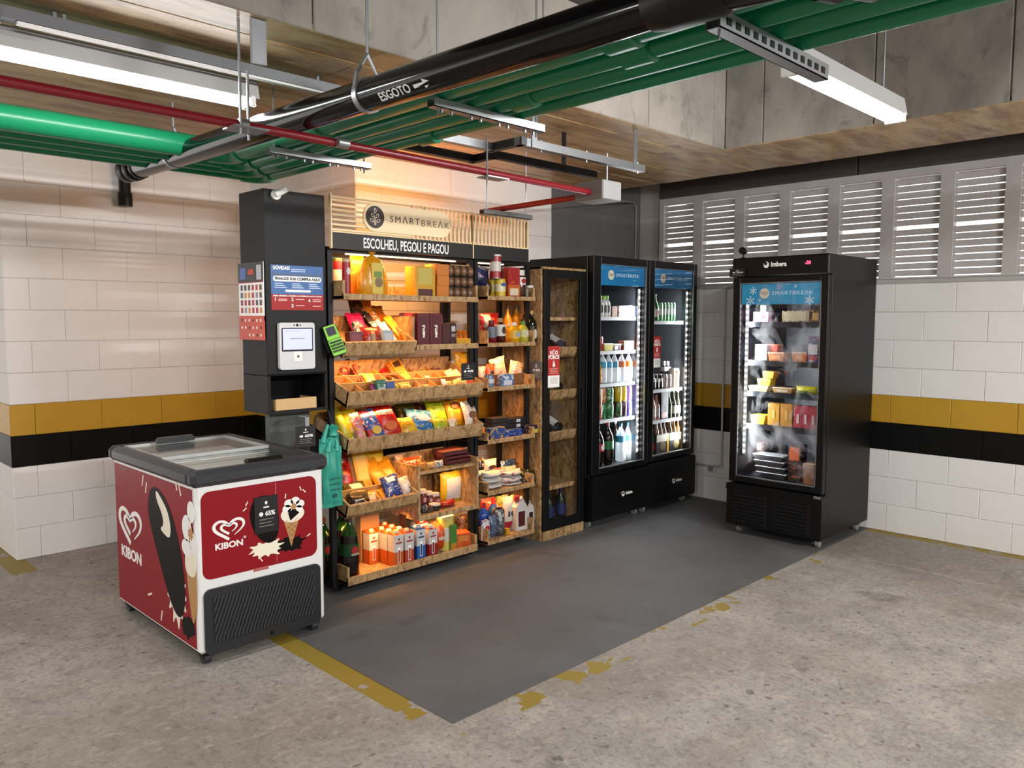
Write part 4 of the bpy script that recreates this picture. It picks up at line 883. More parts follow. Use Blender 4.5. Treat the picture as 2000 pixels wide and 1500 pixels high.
PROF = {'pet': ([(.78, 0), (1, .03), (.97, .10), (1, .18), (1, .33), (.96, .36), (1, .39), (1, .58), (.88, .70), (.5, .83), (.27, .90), (.27, .93)], (.31, .925, 1), (.37, .57)),
        'wine': ([(.92, 0), (1, .02), (1, .60), (.88, .68), (.40, .77), (.34, .82), (.34, .97)], (.37, .84, 1), (.18, .52)),
        'beer': ([(.95, 0), (1, .02), (1, .52), (.75, .66), (.42, .80), (.38, .95)], (.46, .95, 1), (.15, .45)),
        'oil': ([(.95, 0), (1, .02), (1, .58), (.8, .68), (.36, .78), (.34, .90)], (.40, .90, 1), (.12, .48)),
        'squeeze': ([(.92, 0), (1, .03), (1, .52), (.86, .68), (.5, .80), (.46, .84)], (.5, .84, 1), (.15, .55)),
        'detergent': ([(.95, 0), (1, .04), (1, .60), (.82, .72), (.45, .80), (.42, .84)], (.42, .84, 1), (.08, .42)),
        'jar': ([(.9, 0), (1, .05), (1, .70), (.80, .80)], (.86, .80, 1), (.35, .68)),
        'tub': ([(.85, 0), (.98, .75), (1, .8)], (1.03, .8, 1), (.2, .6))}
def bottle(t, w, d, h, c, o, seed):
    pr, cp, lb = PROF[o.get('p', 'pet')]; r = w / 2; seg = 16
    bm_ = clear_plastic((.90, .94, .96), o['clear']) if 'clear' in o else mat(c[0], .12)
    if 'neck' in o:
        q = len(pr) - 4; P('bottle_body', M().lathe([(a * r, b * h) for a, b in pr[:q + 1]], seg), bm_, t, smooth=60); P('bottle_neck', M().lathe([(a * r, b * h) for a, b in pr[q:]], seg), mat(o['neck'], .1), t, smooth=60)
    else: P('bottle_body', M().lathe([(a * r, b * h) for a, b in pr], seg), bm_, t, smooth=60)
    P('cap', M().lathe([(cp[0] * r, cp[1] * h), (cp[0] * r, cp[2] * h)], 12), mat(c[1], .4), t, smooth=50)
    if len(c) > 2:
        l0, l1 = o.get('lz', lb); q = P('label', M().lathe([(r * 1.012, l0 * h), (r * 1.012, l1 * h)], seg), mat(c[2], .4), t, smooth=60)
        if 'spot' in o: P('label_mark', M().prism(disc(0, (l0 + l1) / 2 * h, r * .42, (l1 - l0) * h * .32, 14), -r * 1.03, -r * .7), mat(o['spot'], .4), q)
    if 'txt' in o: text('lettering', o['txt'], r * .20, mat('b8b4ac', .5), t, (0, -r * 1.03, (lb[0] * .85 + lb[1] * .15) * h), bold=.05, ext=.002, fit=r * .9)
def carton(t, w, d, h, c, o, seed):
    hs = h * .86
    P('lower_band', M().box(-w / 2, -d / 2, 0, w / 2, d / 2, hs * .46, .001), mat(c[1], .45), t); P('upper_band', M().box(-w / 2, -d / 2, hs * .46, w / 2, d / 2, hs, .001), mat(c[0], .45), t)
    P('sloped_top', M().prism([(-d / 2, hs), (d / 2, hs), (d / 2, hs + h * .07), (d / 2 - .006, hs + h * .08)], -w / 2, w / 2).xf(Matrix.Rotation(R(90), 4, 'Z')), mat(c[1], .45), t)
    P('cap', M().lathe([(w * .22, 0), (w * .22, h * .07), (w * .18, h * .08)], 12, (0, 0)).xf(Matrix.Translation((0, -d * .08, hs + h * .03))), mat(o.get('cap', 'f0d8bc'), .45), t, smooth=50)
    P('glass_print', M().box(-w * .14, -d / 2 - .0008, hs * .12, w * .14, -d / 2, hs * .60), CARDW, t); P('glass_print', M().box(-w * .10, -d / 2 - .0014, hs * .14, w * .10, -d / 2 - .0008, hs * .52), mat(c[2], .45), t)
    P('emblem', M().prism(disc(0, hs * .86, w * .11, w * .11, 12), -d / 2 - .0012, -d / 2), mat(o.get('em', '8a2418'), .45), t); P('text_line', M().box(-w * .34, -d / 2 - .0008, hs * .72, w * .34, -d / 2, hs * .77), mat(o.get('em', '8a2418'), .45), t)
def eggs(t, w, d, h, c, o, seed):
    s = w * .30
    P('sleeve', M().box(-w / 2, -d / 2, 0, -w / 2 + s, d / 2, h, .002), mat(c[0], .5), t); P('egg_tray', M().box(-w / 2 + s, -d * .2, 0, w / 2, d / 2, h, .004), mat('1a130f', .6), t)
    for k in range(4):
        x = -w / 2 + s + (w - s) * (k + .5) / 4
        P('egg', M().lathe([(r_ * (w - s) / 8.4, h * .5 + z_ * h * .47) for r_, z_ in ((.1, -1), (.55, -.86), (.9, -.5), (1, -.1), (.93, .3), (.66, .7), (.1, 1))], 12), mat('6e4f3a', .4), t, (x, -d * .26, 0), smooth=80)
def jug(t, w, d, h, c, o, seed):
    P('jug_body', M().prism([(-w / 2, 0), (w / 2, 0), (w / 2, h * .55), (w * .3, h * .78), (-w * .1, h * .88), (-w / 2, h * .70)], -d / 2, d / 2), mat(c[0], .4), t)
    P('handle', M().tube([(w * .40, 0, h * .50), (w * .46, 0, h * .72), (w * .2, 0, h * .92), (-w * .05, 0, h * .86)], w * .10, 8), mat(c[0], .4), t, smooth=60)
    P('cap', M().lathe([(w * .2, h * .86), (w * .2, h)], 10, (-w * .2, 0)), mat(c[1], .4), t); P('label', M().box(-w * .34, -d / 2 - .001, h * .12, w * .22, -d / 2, h * .56), mat(c[2], .4), t)
def bread(t, w, d, h, c, o, seed):
    b = h * .83
    P('film', M().lathe([(w * .42, 0), (w * .50, b * .06), (w * .49, b * .35), (w * .42, b * .7), (w * .30, b * .88), (w * .07, b * .985), (w * .05, b)], 16, sy=d / w), pm(c[0], c[1], c[2], seed, w * .5, .25), t, smooth=70)
    P('twisted_top', M().lathe([(w * .05, b), (w * .07, b * 1.02), (w * .20, b * 1.13), (w * .17, b * 1.2)], 9, sy=.6), mat(c[0], .3), t, smooth=70)
    P('label', M().prism(rrect(-w * .17, b * .06, w * .19, b * .80, .008), -d * .51, -d * .36), mat('b9a23c', .4), t); P('picture', M().prism(disc(.01, b * .34, w * .13, b * .12, 14), -d * .525, -d * .45), mat('6d5a3a', .5), t)
    P('picture', M().box(-w * .10, -d * .52, b * .46, w * .15, -d * .5, b * .60), mat('5e7a2c', .5), t)
def tray_pack(t, w, d, h, c, o, seed):
    P('tray', M().prism([(-w * .42, 0), (w * .42, 0), (w / 2, h * .8), (-w / 2, h * .8)], -d / 2, d / 2), mat(c[0], .4), t); P('lid', M().box(-w / 2, -d / 2 - .002, h * .8, w / 2, d / 2 + .002, h, .002), mat(c[1], .35), t)
    if 'lab' in o: P('label', M().box(-w * .3, -d / 2 - .0012, h * .15, w * .3, -d / 2, h * .65), mat(o['lab'], .45), t)
def carrier(t, w, d, h, c, o, seed):
    P('carton', M().box(-w / 2, -d / 2, 0, w / 2, d / 2, h * .62, .001), mat(c[0], .5), t); P('label', M().prism(disc(0, h * .24, w * .22, h * .15, 18), -d / 2 - .0012, -d / 2), mat(c[1], .5), t)
    P('upper_band', M().box(-w / 2, -d / 2 - .001, h * .38, w / 2, -d / 2, h * .60), mat('dcd6c4', .5), t); P('side_print', M().box(w * .34, -d / 2 - .0016, 0, w * .49, -d / 2, h * .55), mat('d8a428', .5), t)
    for i in range(3):
        for j in range(2):
            P('bottle_neck', M().lathe([(w * .13, h * .6), (w * .11, h * .74), (w * .055, h * .86), (w * .05, h * .97)], 10, (w * (i - 1) * .31, d * (j - .5) * .5)), mat('5a3a12', .15), t, smooth=60); P('crown_cap', M().lathe([(w * .062, h * .96), (w * .062, h)], 10, (w * (i - 1) * .31, d * (j - .5) * .5)), mat('d8d4c4', .35, .3), t)
KIND = dict(bag=bag, box=box, can=can, canister=canister, bottle=bottle, carton=carton, eggs=eggs, jug=jug, bread=bread, tray_pack=tray_pack, carrier=carrier)
SEED = [0]
def shade(c, k=.6): return tuple(v * k for v in hexc(c))     # printed colours as reflectance, not as photographed
def I(kind, name, cat, label, loc, dim, cols, rot=(0, 0, 0), group=None, **o):
    """one article for sale, base centre at loc, front to local -y"""
    SEED[0] += 1; t = T(name, label, cat, loc, 0, group); t.rotation_euler = [R(a) for a in rot]
    for k in ('lab', 'lab2', 'spot', 'top', 'cap', 'em'):
        if k in o: o[k] = shade(o[k])
    KIND[kind](t, *dim, [shade(c) for c in cols.split()], o, SEED[0]); return t

# main rack, top tray
I('canister', 'crisps_can', 'can', 'red crisps can at the left end of the top tray', (2.477, 3.769, 1.672), (0.047, 0.047, 0.200), 'b01626', lab='b01626', spot='efe6d8', cap='e6c9a0')
I('canister', 'crisps_can', 'can', 'dark red can with white label behind the red crisps can', (2.495, 3.882, 1.672), (0.053, 0.053, 0.213), '7a1622', lab='f0efe8', cap='3c5a2a')
I('bread', 'bread_bag', 'bread', 'big yellow bag of bread with twisted top on the top tray', (2.659, 3.785, 1.672), (0.206, 0.100, 0.284), 'e8a21c f4c63a d98a10')
I('bag', 'bread_bag', 'bread', 'narrow orange bag of bread squeezed behind the big yellow bread bag', (2.616, 3.875, 1.672), (0.091, 0.060, 0.236), 'dd8a1a f2b63a c87410')
I('box', 'cake_box', 'box', 'yellow cake box with two dark pictures on the top tray', (3.005, 3.785, 1.672), (0.151, 0.100, 0.184), 'e6aa14 e6aa14 d89a10', lab='d8c25a', lz=(.42, .95), lab2='5a1d16', lz2=(.05,.28))
I('eggs', 'egg_pack', 'eggs', 'orange sleeved bottom pack of the egg stack on the top tray', (3.252, 3.795, 1.672), (0.316, 0.120, 0.074), 'e08420')
I('eggs', 'egg_pack', 'eggs', 'orange sleeved middle pack in the egg stack on the top tray', (3.254, 3.795, 1.745), (0.313, 0.120, 0.064), 'e08420')
I('eggs', 'egg_pack', 'eggs', 'orange sleeved topmost pack in the egg stack on the top tray', (3.253, 3.795, 1.809), (0.315, 0.120, 0.068), 'e08420')
# narrow rack, top tray
I('canister', 'powder_tin', 'tin', 'yellow powder tin under the tall red and white canister', (3.647, 3.822, 1.690), (0.075, 0.075, 0.119), 'e3bd1e', lab='f0dc7a', cap='c89a10')
I('canister', 'powder_tin', 'tin', 'yellow powder tin with blue print beside the red coffee pack', (3.657, 3.772, 1.690), (0.075, 0.075, 0.118), 'e8c422', lab='f4ecc0', spot='3c6aa8', cap='c89a10')
I('canister', 'crisps_can', 'can', 'tall red and white canister standing on a yellow powder tin', (3.616, 3.772, 1.809), (0.075, 0.075, 0.153), 'b41a26', lab='e9e2d6', cap='f0ece4')
I('box', 'coffee_pack', 'pack', 'red and orange coffee pack with round emblem on the narrow top tray', (3.752, 3.762, 1.690), (0.109, 0.055, 0.195), 'b3141c b3141c d2691c', lab='d4661c', lx=.5, lz=(.05,.42), lab2='f0e2c4', lz2=(.06,.30))
I('bottle', 'spread_jar', 'jar', 'brown spread jar with white lid on the narrow top tray', (3.844, 3.780, 1.690), (0.090, 0.090, 0.183), '4a2716 f2f0ec f0e6dc', p='jar', lz=(.46,.74), spot='b8242c')
I('bottle', 'salt_tin', 'tin', 'small white shaker with blue emblem at the right of the narrow top tray', (3.932, 3.767, 1.690), (0.064, 0.064, 0.083), 'eef0f2 f4f4f4 e2e8f0', p='jar', lz=(.2,.62), spot='3a66ac')
I('box', 'biscuit_pack', 'pack', 'white and green pack behind the small white shaker', (4.009, 3.845, 1.690), (0.053, 0.040, 0.188), 'e9e8d8 c9d49a e2ddc4')
I('bag', 'coffee_bag', 'bag', 'dark brown bag at the left end of the narrow top tray', (3.610, 3.825, 1.690), (0.100, 0.040, 0.107), '4a2a1e 6a3a28 3a2018')
I('bag', 'snack_bag', 'bag', 'crumpled navy bag with pink print at the left rail of the narrow top tray', (3.527, 3.825, 1.757), (0.125, 0.060, 0.130), '141c44 2a2f6a b090b8', (0, 10, 0))
# main rack, second tier, slanted bin
I('box', 'chocolate_box', 'box', 'dark red chocolate box at the left front of the upper slanted bin', (2.521, 3.760, 1.371), (0.084, 0.050, 0.102), '6a101a 8a1a24 5a0c14', (-8, 0, 0), top='e2b080', lab='8d2a34')
I('bag', 'candy_bag', 'bag', 'red and tan candy bag in the middle front of the upper slanted bin', (2.641, 3.764, 1.375), (0.135, 0.050, 0.128), '9c1620 c4963c 7a1018', (-12, 0, 0), lab='b89a6a', lu=.2, lv=(.05,.95))
I('box', 'tissue_box', 'box', 'small pale grey box at the front of the upper slanted bin', (2.737, 3.755, 1.370), (0.073, 0.050, 0.108), 'b9c0c4', (-10, 0, 0), top='e4e8ea', lab='cfd5d8')
I('bag', 'candy_bag', 'bag', 'magenta candy bag in the upper slanted bin', (2.636, 3.837, 1.416), (0.114, 0.050, 0.199), 'c01a5c e04a88 8a104a', (-35, 0, 0))
I('box', 'mint_pack', 'pack', 'navy pack leaning on the magenta candy bag', (2.600, 3.801, 1.393), (0.039, 0.030, 0.151), '1a2350 2a3a7a e0e0e8', (-30, 0, 0))
I('bag', 'snack_bag', 'bag', 'dark brown bag standing at the back left of the upper slanted bin', (2.689, 3.956, 1.460), (0.103, 0.050, 0.200), '3a1c10 6a3a18 c08a48', (-12, 0, 0))
I('bag', 'snack_bag', 'bag', 'tall orange bag standing beside the dark brown one in the upper bin', (2.756, 3.919, 1.445), (0.070, 0.040, 0.229), 'd88218 e8a23a b86410', (-20, 0, 0))
I('bag', 'snack_bag', 'bag', 'orange and red bag at the back of the upper slanted bin', (2.845, 3.965, 1.467), (0.104, 0.050, 0.169), 'c96a14 b0280e e8a030', (-20, 0, 0))
I('box', 'wafer_bar', 'bar', 'black and white wafer bar box leaning left in the upper bin', (2.776, 3.828, 1.407), (0.043, 0.030, 0.231), '201a1a 201a1a d8d4cc', (-38, -16, 0), lab='e6e2d8', lz=(.35,.6))
I('box', 'wafer_bar', 'bar', 'red and white wafer bar box beside the black and white one', (2.818, 3.828, 1.407), (0.042, 0.030, 0.231), 'c8542c f0e6d8 8a2a1a', (-38, -16, 0), lab='f0e8dc', lz=(.3,.7))
I('box', 'wafer_bar', 'bar', 'pale blue and red wafer bar box lying at the bin front', (2.815, 3.764, 1.377), (0.050, 0.030, 0.175), 'c9cfe2 b83040 e8e8f0', (-30, -22, 0), lab='e9e6ea', lz=(.3,.8))
I('box', 'chocolate_bar', 'bar', 'long yellow chocolate bar box at the back of the upper bin', (2.918, 3.892, 1.438), (0.046, 0.035, 0.225), 'e0981a f0b83a c87a10', (-40, -20, 0))
I('box', 'chocolate_bar', 'bar', 'bright yellow chocolate bar box next to the divider of the upper bin', (2.925, 3.828, 1.409), (0.054, 0.035, 0.199), 'ecc01c f4d44a d89a10', (-40, -20, 0))
I('box', 'chocolate_bar', 'bar', 'orange bar box at the right front corner of the upper bin', (2.914, 3.755, 1.372), (0.057, 0.030, 0.103), 'd88a20 e8a840 c06a14', (-28, -14, 0))
# main rack, second tier, flat tray
I('box', 'cereal_box', 'box', 'burgundy cereal box with white swirl next to the divider', (2.982, 3.755, 1.386), (0.090, 0.060, 0.194), '6a0f22', txt='NESTLÉ', ta=-90, tz=.45, ts=.016, lab='5c0c1c', lx=.3, lz=(.1,.9))
I('box', 'cereal_box', 'box', 'burgundy cereal box with white swirl, the right one of the pair', (3.077, 3.755, 1.386), (0.093, 0.060, 0.194), '6a0f22', txt='NESTLÉ', ta=-90, tz=.45, ts=.016, lab='5c0c1c', lx=.3, lz=(.1,.9))
I('box', 'cereal_box', 'box', 'red and white box showing above the divider behind the burgundy boxes', (3.043, 3.955, 1.519), (0.095, 0.060, 0.065), 'c21e20 c21e20 f0e6da')
I('box', 'bar_carton', 'box', 'dark brown bar carton right of the burgundy cereal boxes', (3.158, 3.750, 1.386), (0.060, 0.050, 0.133), '4a1412 6a201a 3a0e0c')
I('box', 'bar_carton', 'box', 'dark brown bar carton with white and grey labels', (3.213, 3.750, 1.386), (0.045, 0.050, 0.136), '3a1418 5a3038 2a0c10', lab='d8d4d0', lz=(.62,.86), lab2='9a8a88', lz2=(.38,.52))
I('box', 'sweet_pack', 'pack', 'low yellow sweet pack at the right end of the second tier', (3.299, 3.760, 1.386), (0.118, 0.070, 0.039), 'dda818 ecc040 c88a10')
# narrow rack, second tier
I('bag', 'candy_bag', 'bag', 'red and white candy bag at the left of the narrow second tray', (3.608, 3.860, 1.464), (0.100, 0.050, 0.118), 'b01820 d8d0c4 8a1018', lab='e4d8cc', lv=(.2,.85))
I('bag', 'candy_bag', 'bag', 'dark red candy bag lying behind the sauces', (3.758, 3.965, 1.390), (0.140, 0.060, 0.198), '8a1018 b01820 5a0a10')
I('bottle', 'sauce_bottle', 'bottle', 'dark red sauce pouch bottle with grey-blue label', (3.578, 3.772, 1.390), (0.073, 0.073, 0.148), '7a1420 5a1018 6a7686', p='squeeze', lz=(.25,.72))
I('bottle', 'ketchup_bottle', 'bottle', 'brown-red ketchup bottle with white label and foot cap', (3.658, 3.773, 1.390), (0.077, 0.077, 0.163), '4a1410 b88a5a e8e0d2', p='squeeze', lz=(.28,.74), spot='4a3a2a')
I('bottle', 'oil_bottle', 'bottle', 'tall amber oil bottle behind the ketchup, the left of two', (3.880, 3.927, 1.390), (0.065, 0.065, 0.248), 'b88018 4a3010 d8a83a', p='oil')
I('bottle', 'oil_bottle', 'bottle', 'tall amber oil bottle behind the mustard, the right of two', (3.968, 3.931, 1.390), (0.071, 0.071, 0.251), 'b88018 4a3010 d8a83a', p='oil')
I('bottle', 'vinegar_bottle', 'bottle', 'small amber bottle between ketchup and mustard', (3.770, 3.805, 1.390), (0.041, 0.041, 0.123), 'a86a14 e8e0d0 c8a040', p='oil')
I('bottle', 'mustard_bottle', 'bottle', 'yellow mustard bottle with white cap on the narrow second tray', (3.791, 3.779, 1.390), (0.088, 0.088, 0.134), 'e0a818 f0ece4 e8b830', p='squeeze', lz=(.2,.6), spot='a8bcc8')
I('bottle', 'mayonnaise_pouch', 'bottle', 'green and yellow squeeze bottle right of the mustard', (3.875, 3.775, 1.390), (0.079, 0.079, 0.141), 'c8c040 5a8a2a dcd890', p='squeeze', lz=(.25,.6), spot='e8e4d0')
I('bottle', 'olive_oil_bottle', 'bottle', 'dark olive oil bottle with yellow cap behind the green squeeze bottle', (3.988, 3.870, 1.390), (0.069, 0.069, 0.208), '141a0c d8b04a 1c2410', p='oil')
I('bottle', 'olive_oil_bottle', 'bottle', 'dark olive oil bottle with white label at the right end', (3.968, 3.783, 1.390), (0.075, 0.075, 0.213), '12180c d8b04a 10140c', p='oil', lz=(.02,.5), spot='e8e6dc')
# candy bin with cells
I('box', 'gum_tub', 'sweets', 'green and white gum tub in the front row of the candy bin', (2.680, 3.750, 1.104), (0.067, 0.050, 0.095), '2a7a5a e8f0ea 1a5a44', (-8, 0, 0), lab='d8e4e0', lz=(.05,.5))
I('box', 'gum_pack', 'sweets', 'blue gum pack right of the green gum tub', (2.739, 3.741, 1.101), (0.057, 0.050, 0.082), '3a5aa8 7a9ad0 2a3a7a', (-10, 0, 0), lab='c4d0e8', lz=(.05,.4))
I('bag', 'sweet_pack', 'sweets', 'purple and pink sweet pack left of the green gum tub', (2.634, 3.741, 1.102), (0.033, 0.030, 0.081), '5a1a4a 8a3a7a c05a90', (-20, 0, 0))
I('bag', 'sweet_pack', 'sweets', 'yellow-green sweet pack right of the blue gum pack', (2.802, 3.741, 1.104), (0.046, 0.030, 0.074), 'c8b84a 8a9a3a e8dca0', (-30, 0, 0))
I('bag', 'sweet_pack', 'sweets', 'cream and gold sweet pack at the centre of the front row', (2.888, 3.750, 1.111), (0.085, 0.030, 0.082), 'dcb85a f0e2b0 b8862a', (-45, 0, 0))
I('bag', 'sweet_pack', 'sweets', 'red and white sweet pack in the front row right of centre', (2.991, 3.741, 1.103), (0.039, 0.020, 0.065), 'b83a2a f0e0d0 8a1a14', (-40, 0, 0))
I('bag', 'sweet_pack', 'sweets', 'small tan sweet pack in the front row right of centre', (3.041, 3.741, 1.104), (0.046, 0.020, 0.064), 'd09a5a e8c890 a86a2a', (-45, 0, 0))
I('bag', 'sweet_pack', 'sweets', 'white and blue sweet pack in the front row near the right', (3.173, 3.750, 1.107), (0.038, 0.030, 0.075), 'dfe4ea 3a5a9a f0f0f0', (-25, 0, 0))
I('bag', 'sweet_pack', 'sweets', 'yellow and white sweet pack in the front row near the right', (3.215, 3.750, 1.109), (0.049, 0.030, 0.063), 'e8cc70 f4f0e0 c89a30', (-35, 0, 0))
I('box', 'wafer_bar', 'bar', 'cream wafer bar leaning in the right end of the candy bin', (3.323, 3.807, 1.129), (0.063, 0.025, 0.121), 'e4d29a f0e6c8 c8a860', (-42, -18, 0))
I('box', 'wafer_bar', 'bar', 'second cream wafer bar leaning in the right end of the candy bin', (3.365, 3.797, 1.126), (0.057, 0.025, 0.121), 'dcca94 f0e6c8 c0a058', (-42, -18, 0))
I('bag', 'sweet_pack', 'sweets', 'red and white sweets at the right front corner of the candy bin', (3.397, 3.741, 1.104), (0.078, 0.030, 0.060), 'c42a2a f4ece4 901418', (-30, 0, 0))
I('bag', 'sweet_pack', 'sweets', 'yellow, green and white sweets in the middle row of the candy bin', (2.713, 3.872, 1.158), (0.081, 0.040, 0.087), 'd8c84a f0f0e0 6a9a3a', (-40, 0, 0))
I('bag', 'sweet_pack', 'sweets', 'dark chocolate sweet pack in the middle row of the candy bin', (2.892, 3.863, 1.153), (0.071, 0.030, 0.084), '4a2a1e a85a3a 7a4a30', (-50, 0, 0))
I('bag', 'sweet_pack', 'sweets', 'tiny white sweet pack in the middle row of the candy bin', (3.152, 3.872, 1.153), (0.038, 0.020, 0.058), 'f0e8e0 d8c0a0 f8f4f0', (-50, 0, 0))
I('bag', 'sweet_pack', 'sweets', 'small brown sweet pack in the middle row of the candy bin', (3.056, 3.863, 1.150), (0.040, 0.020, 0.072), 'c8905a e8c090 8a5a2a', (-60, 0, 0))
I('bag', 'candy_bag', 'sweets', 'dark red candy bag at the back left of the candy bin', (2.601, 3.976, 1.191), (0.065, 0.040, 0.101), '8a1a1a d06a4a 5a0e0e', (-25, 0, 0))
I('box', 'wafer_bar', 'bar', 'pink-brown wafer bar at the back left of the candy bin', (2.671, 3.929, 1.175), (0.030, 0.030, 0.172), '9a3a2a d8a090 6a1a14', (-42, -10, 0))
I('box', 'wafer_bar', 'bar', 'red wafer bar right of the pink-brown wafer bar', (2.685, 3.910, 1.169), (0.029, 0.030, 0.156), 'b84a34 e8b0a0 7a2018', (-42, -10, 0))
I('bag', 'candy_bag', 'sweets', 'bright red candy bag at the back of the candy bin', (2.909, 3.966, 1.194), (0.104, 0.040, 0.117), 'b81418 d83a2a 8a0c10', (-50, 0, 0))
I('bag', 'sweet_pack', 'sweets', 'green and yellow sweet pack left of the bright red candy bag', (2.824, 3.966, 1.191), (0.078, 0.030, 0.104), 'b8a83a 7a8a2a d8a04a', (-55, 0, 0))
I('box', 'chocolate_box', 'box', 'yellow chocolate box with dark picture leaning at the back centre', (2.986, 3.910, 1.167), (0.075, 0.030, 0.162), 'e8a01a f0b83a d88a10', (-35, -14, 0), lab='4a2014', lz=(.62,.85))
I('box', 'chocolate_box', 'box', 'orange chocolate box leaning left of the yellow one with dark picture', (2.939, 3.929, 1.174), (0.042, 0.030, 0.154), 'd87a18 e89a3a b85a10', (-35, -14, 0))
I('bag', 'sweet_pack', 'sweets', 'pale tan sweet pack at the back right of the candy bin', (3.144, 3.976, 1.191), (0.057, 0.020, 0.097), 'd8b080 f0dcc0 a87a40', (-55, 0, 0))
I('bag', 'sweet_pack', 'sweets', 'olive sweet pack at the back right of the candy bin', (3.204, 3.976, 1.191), (0.065, 0.020, 0.095), 'a89a50 d8c88a 6a5a2a', (-55, 0, 0))
I('bag', 'sweet_pack', 'sweets', 'brown and white sweet pack at the back right of the candy bin', (3.272, 3.976, 1.190), (0.049, 0.020, 0.105), '5a2a1c e8e0d4 8a5a3a', (-50, 0, 0))
I('bag', 'sweet_pack', 'sweets', 'dark violet sweet pack behind the promo card on the candy bin', (3.321, 3.976, 1.190), (0.060, 0.020, 0.087), '4a2a3a e0c8b0 8a4a3a', (-50, 0, 0))
# hanging behind the promo card
I('bag', 'snack_bag', 'bag', 'yellow snack bag hanging above the right end of the candy bin', (3.511, 3.995, 1.210), (0.123, 0.030, 0.119), 'e4b818 f0d04a b8321c')
# crisps bin
I('bag', 'crisp_bag', 'crisps', 'lemon yellow crisp bag at the far left of the crisps bin', (2.486, 3.781, 0.868), (0.070, 0.060, 0.202), 'd8cc2a e8e04a a8a018', (-28, -14, 0))
I('bag', 'crisp_bag', 'crisps', 'big yellow crisp bag second from the left', (2.565, 3.800, 0.875), (0.115, 0.060, 0.208), 'e2c81e f0dc50 e8e0c8', (-30, -10, 0))
I('bag', 'crisp_bag', 'crisps', 'narrow pink, white and yellow snack pack in front of the yellow bag', (2.557, 3.733, 0.848), (0.060, 0.040, 0.185), 'e0808a f0e6dc e8c828', (-25, -8, 0))
I('bag', 'crisp_bag', 'crisps', 'blue, red and white corn snack bag left of the red bag', (2.660, 3.733, 0.852), (0.115, 0.050, 0.199), '2a62b0 c8343c e8e4ea', (-30, -12, 0), spot='e8b83a')
I('bag', 'crisp_bag', 'crisps', 'big red tortilla crisp bag with white lettering', (2.767, 3.743, 0.857), (0.165, 0.060, 0.223), 'c41a14 d8342a e04a1c', (-30, -10, 0), txt='DORITOS', ts=.026, tz=.68, ta=10, spot='e0641c')
I('bag', 'crisp_bag', 'crisps', 'low yellow crisp bag right of the red tortilla bag', (2.886, 3.724, 0.852), (0.133, 0.050, 0.133), 'e6bc20 f4dc60 d08a14', (-38, 0, 0))
I('bag', 'crisp_bag', 'crisps', 'dark green and gold crisp bag behind the blue one', (3.004, 3.896, 0.900), (0.153, 0.050, 0.143), '4a4a1c b8a03a 2a3a14', (-25, 0, 0))
I('bag', 'crisp_bag', 'crisps', 'dark brown snack bag with pink picture at the back', (3.121, 3.915, 0.905), (0.105, 0.050, 0.132), '4a1c14 7a3a2a c87a6a', (-25, 0, 0))
I('bag', 'crisp_bag', 'crisps', 'blue and white crisp bag with yellow print in the middle', (3.007, 3.762, 0.865), (0.205, 0.060, 0.155), '2f7ab8 e8f0f4 e8c02a', (-35, 8, 0), spot='e8eef2', sz=.5)
I('bag', 'crisp_bag', 'crisps', 'lime green crisp bag with pale lettering', (3.187, 3.829, 0.879), (0.161, 0.050, 0.166), 'b4c81c d0dc3a 8aa814', (-25, 4, 0), txt='TORCIDA', ts=.018, tc='3a7a2a', tz=.62)
I('bag', 'crisp_bag', 'crisps', 'small yellow-green snack bag in front of the lime green one', (3.132, 3.733, 0.849), (0.114, 0.040, 0.096), 'a8c02a e0b83a 5a9a2a', (-30, 0, 0))
I('bag', 'crisp_bag', 'crisps', 'gold snack bag with round brown emblem near the right end', (3.324, 3.810, 0.873), (0.144, 0.050, 0.171), 'd49a1c e8b83a c08414', (-25, 0, 0), spot='6a3a14', sz=.72)
I('bag', 'crisp_bag', 'crisps', 'small white snack bag in front of the gold one', (3.223, 3.724, 0.842), (0.068, 0.030, 0.092), 'e8dcc8 d8a84a f4ece0', (-22, 0, 0))
I('bag', 'crisp_bag', 'crisps', 'white and orange biscuit bag at the right end of the crisps bin', (3.406, 3.762, 0.857), (0.116, 0.050, 0.171), 'ece2d4 d87a2a f4eee4', (-20, 0, 0), spot='8a5a34', sz=.45)
# narrow rack, third tray
I('box', 'display_carton', 'box', 'open brown display carton on the third narrow tray', (3.806, 3.845, 1.103), (0.314, 0.100, 0.075), '8a6034')
I('bag', 'bread_pack', 'bag', 'white and cream bread pack leaning in the display carton', (3.761, 3.875, 1.103), (0.143, 0.060, 0.187), 'e4d6bc c89a5a f0e8d8', (0, -12, 0))
I('bag', 'biscuit_bag', 'bag', 'white biscuit bag with red and yellow print on the display carton', (3.888, 3.865, 1.103), (0.150, 0.060, 0.153), 'ece2cc c8342c e0b02a', (0, 12, 0))
I('bag', 'snack_bag', 'bag', 'orange snack bag left of the display carton', (3.646, 3.855, 1.103), (0.083, 0.040, 0.145), 'd8501c e87a2a b03414', lab='2a1c14', lu=.3, lv=(.4,.7))
I('bag', 'snack_bag', 'bag', 'white and red snack bag at the far left of the third narrow tray', (3.600, 3.885, 1.103), (0.067, 0.040, 0.130), 'e8dcd0 b8241c f4ece4')
I('can', 'milk_can', 'can', 'blue and white can at the front of the third narrow tray', (3.556, 3.769, 1.103), (0.068, 0.068, 0.082), '5a7aa8 dce4ec 3a5a8a', lab='dfe6ee')
I('box', 'sugar_cube_box', 'box', 'small blue and white box in front of the display carton', (3.695, 3.760, 1.103), (0.110, 0.050, 0.080), '4a7ab8 e8eef4 a8c4e0', lab='e4ecf4', lz=(.1,.5))
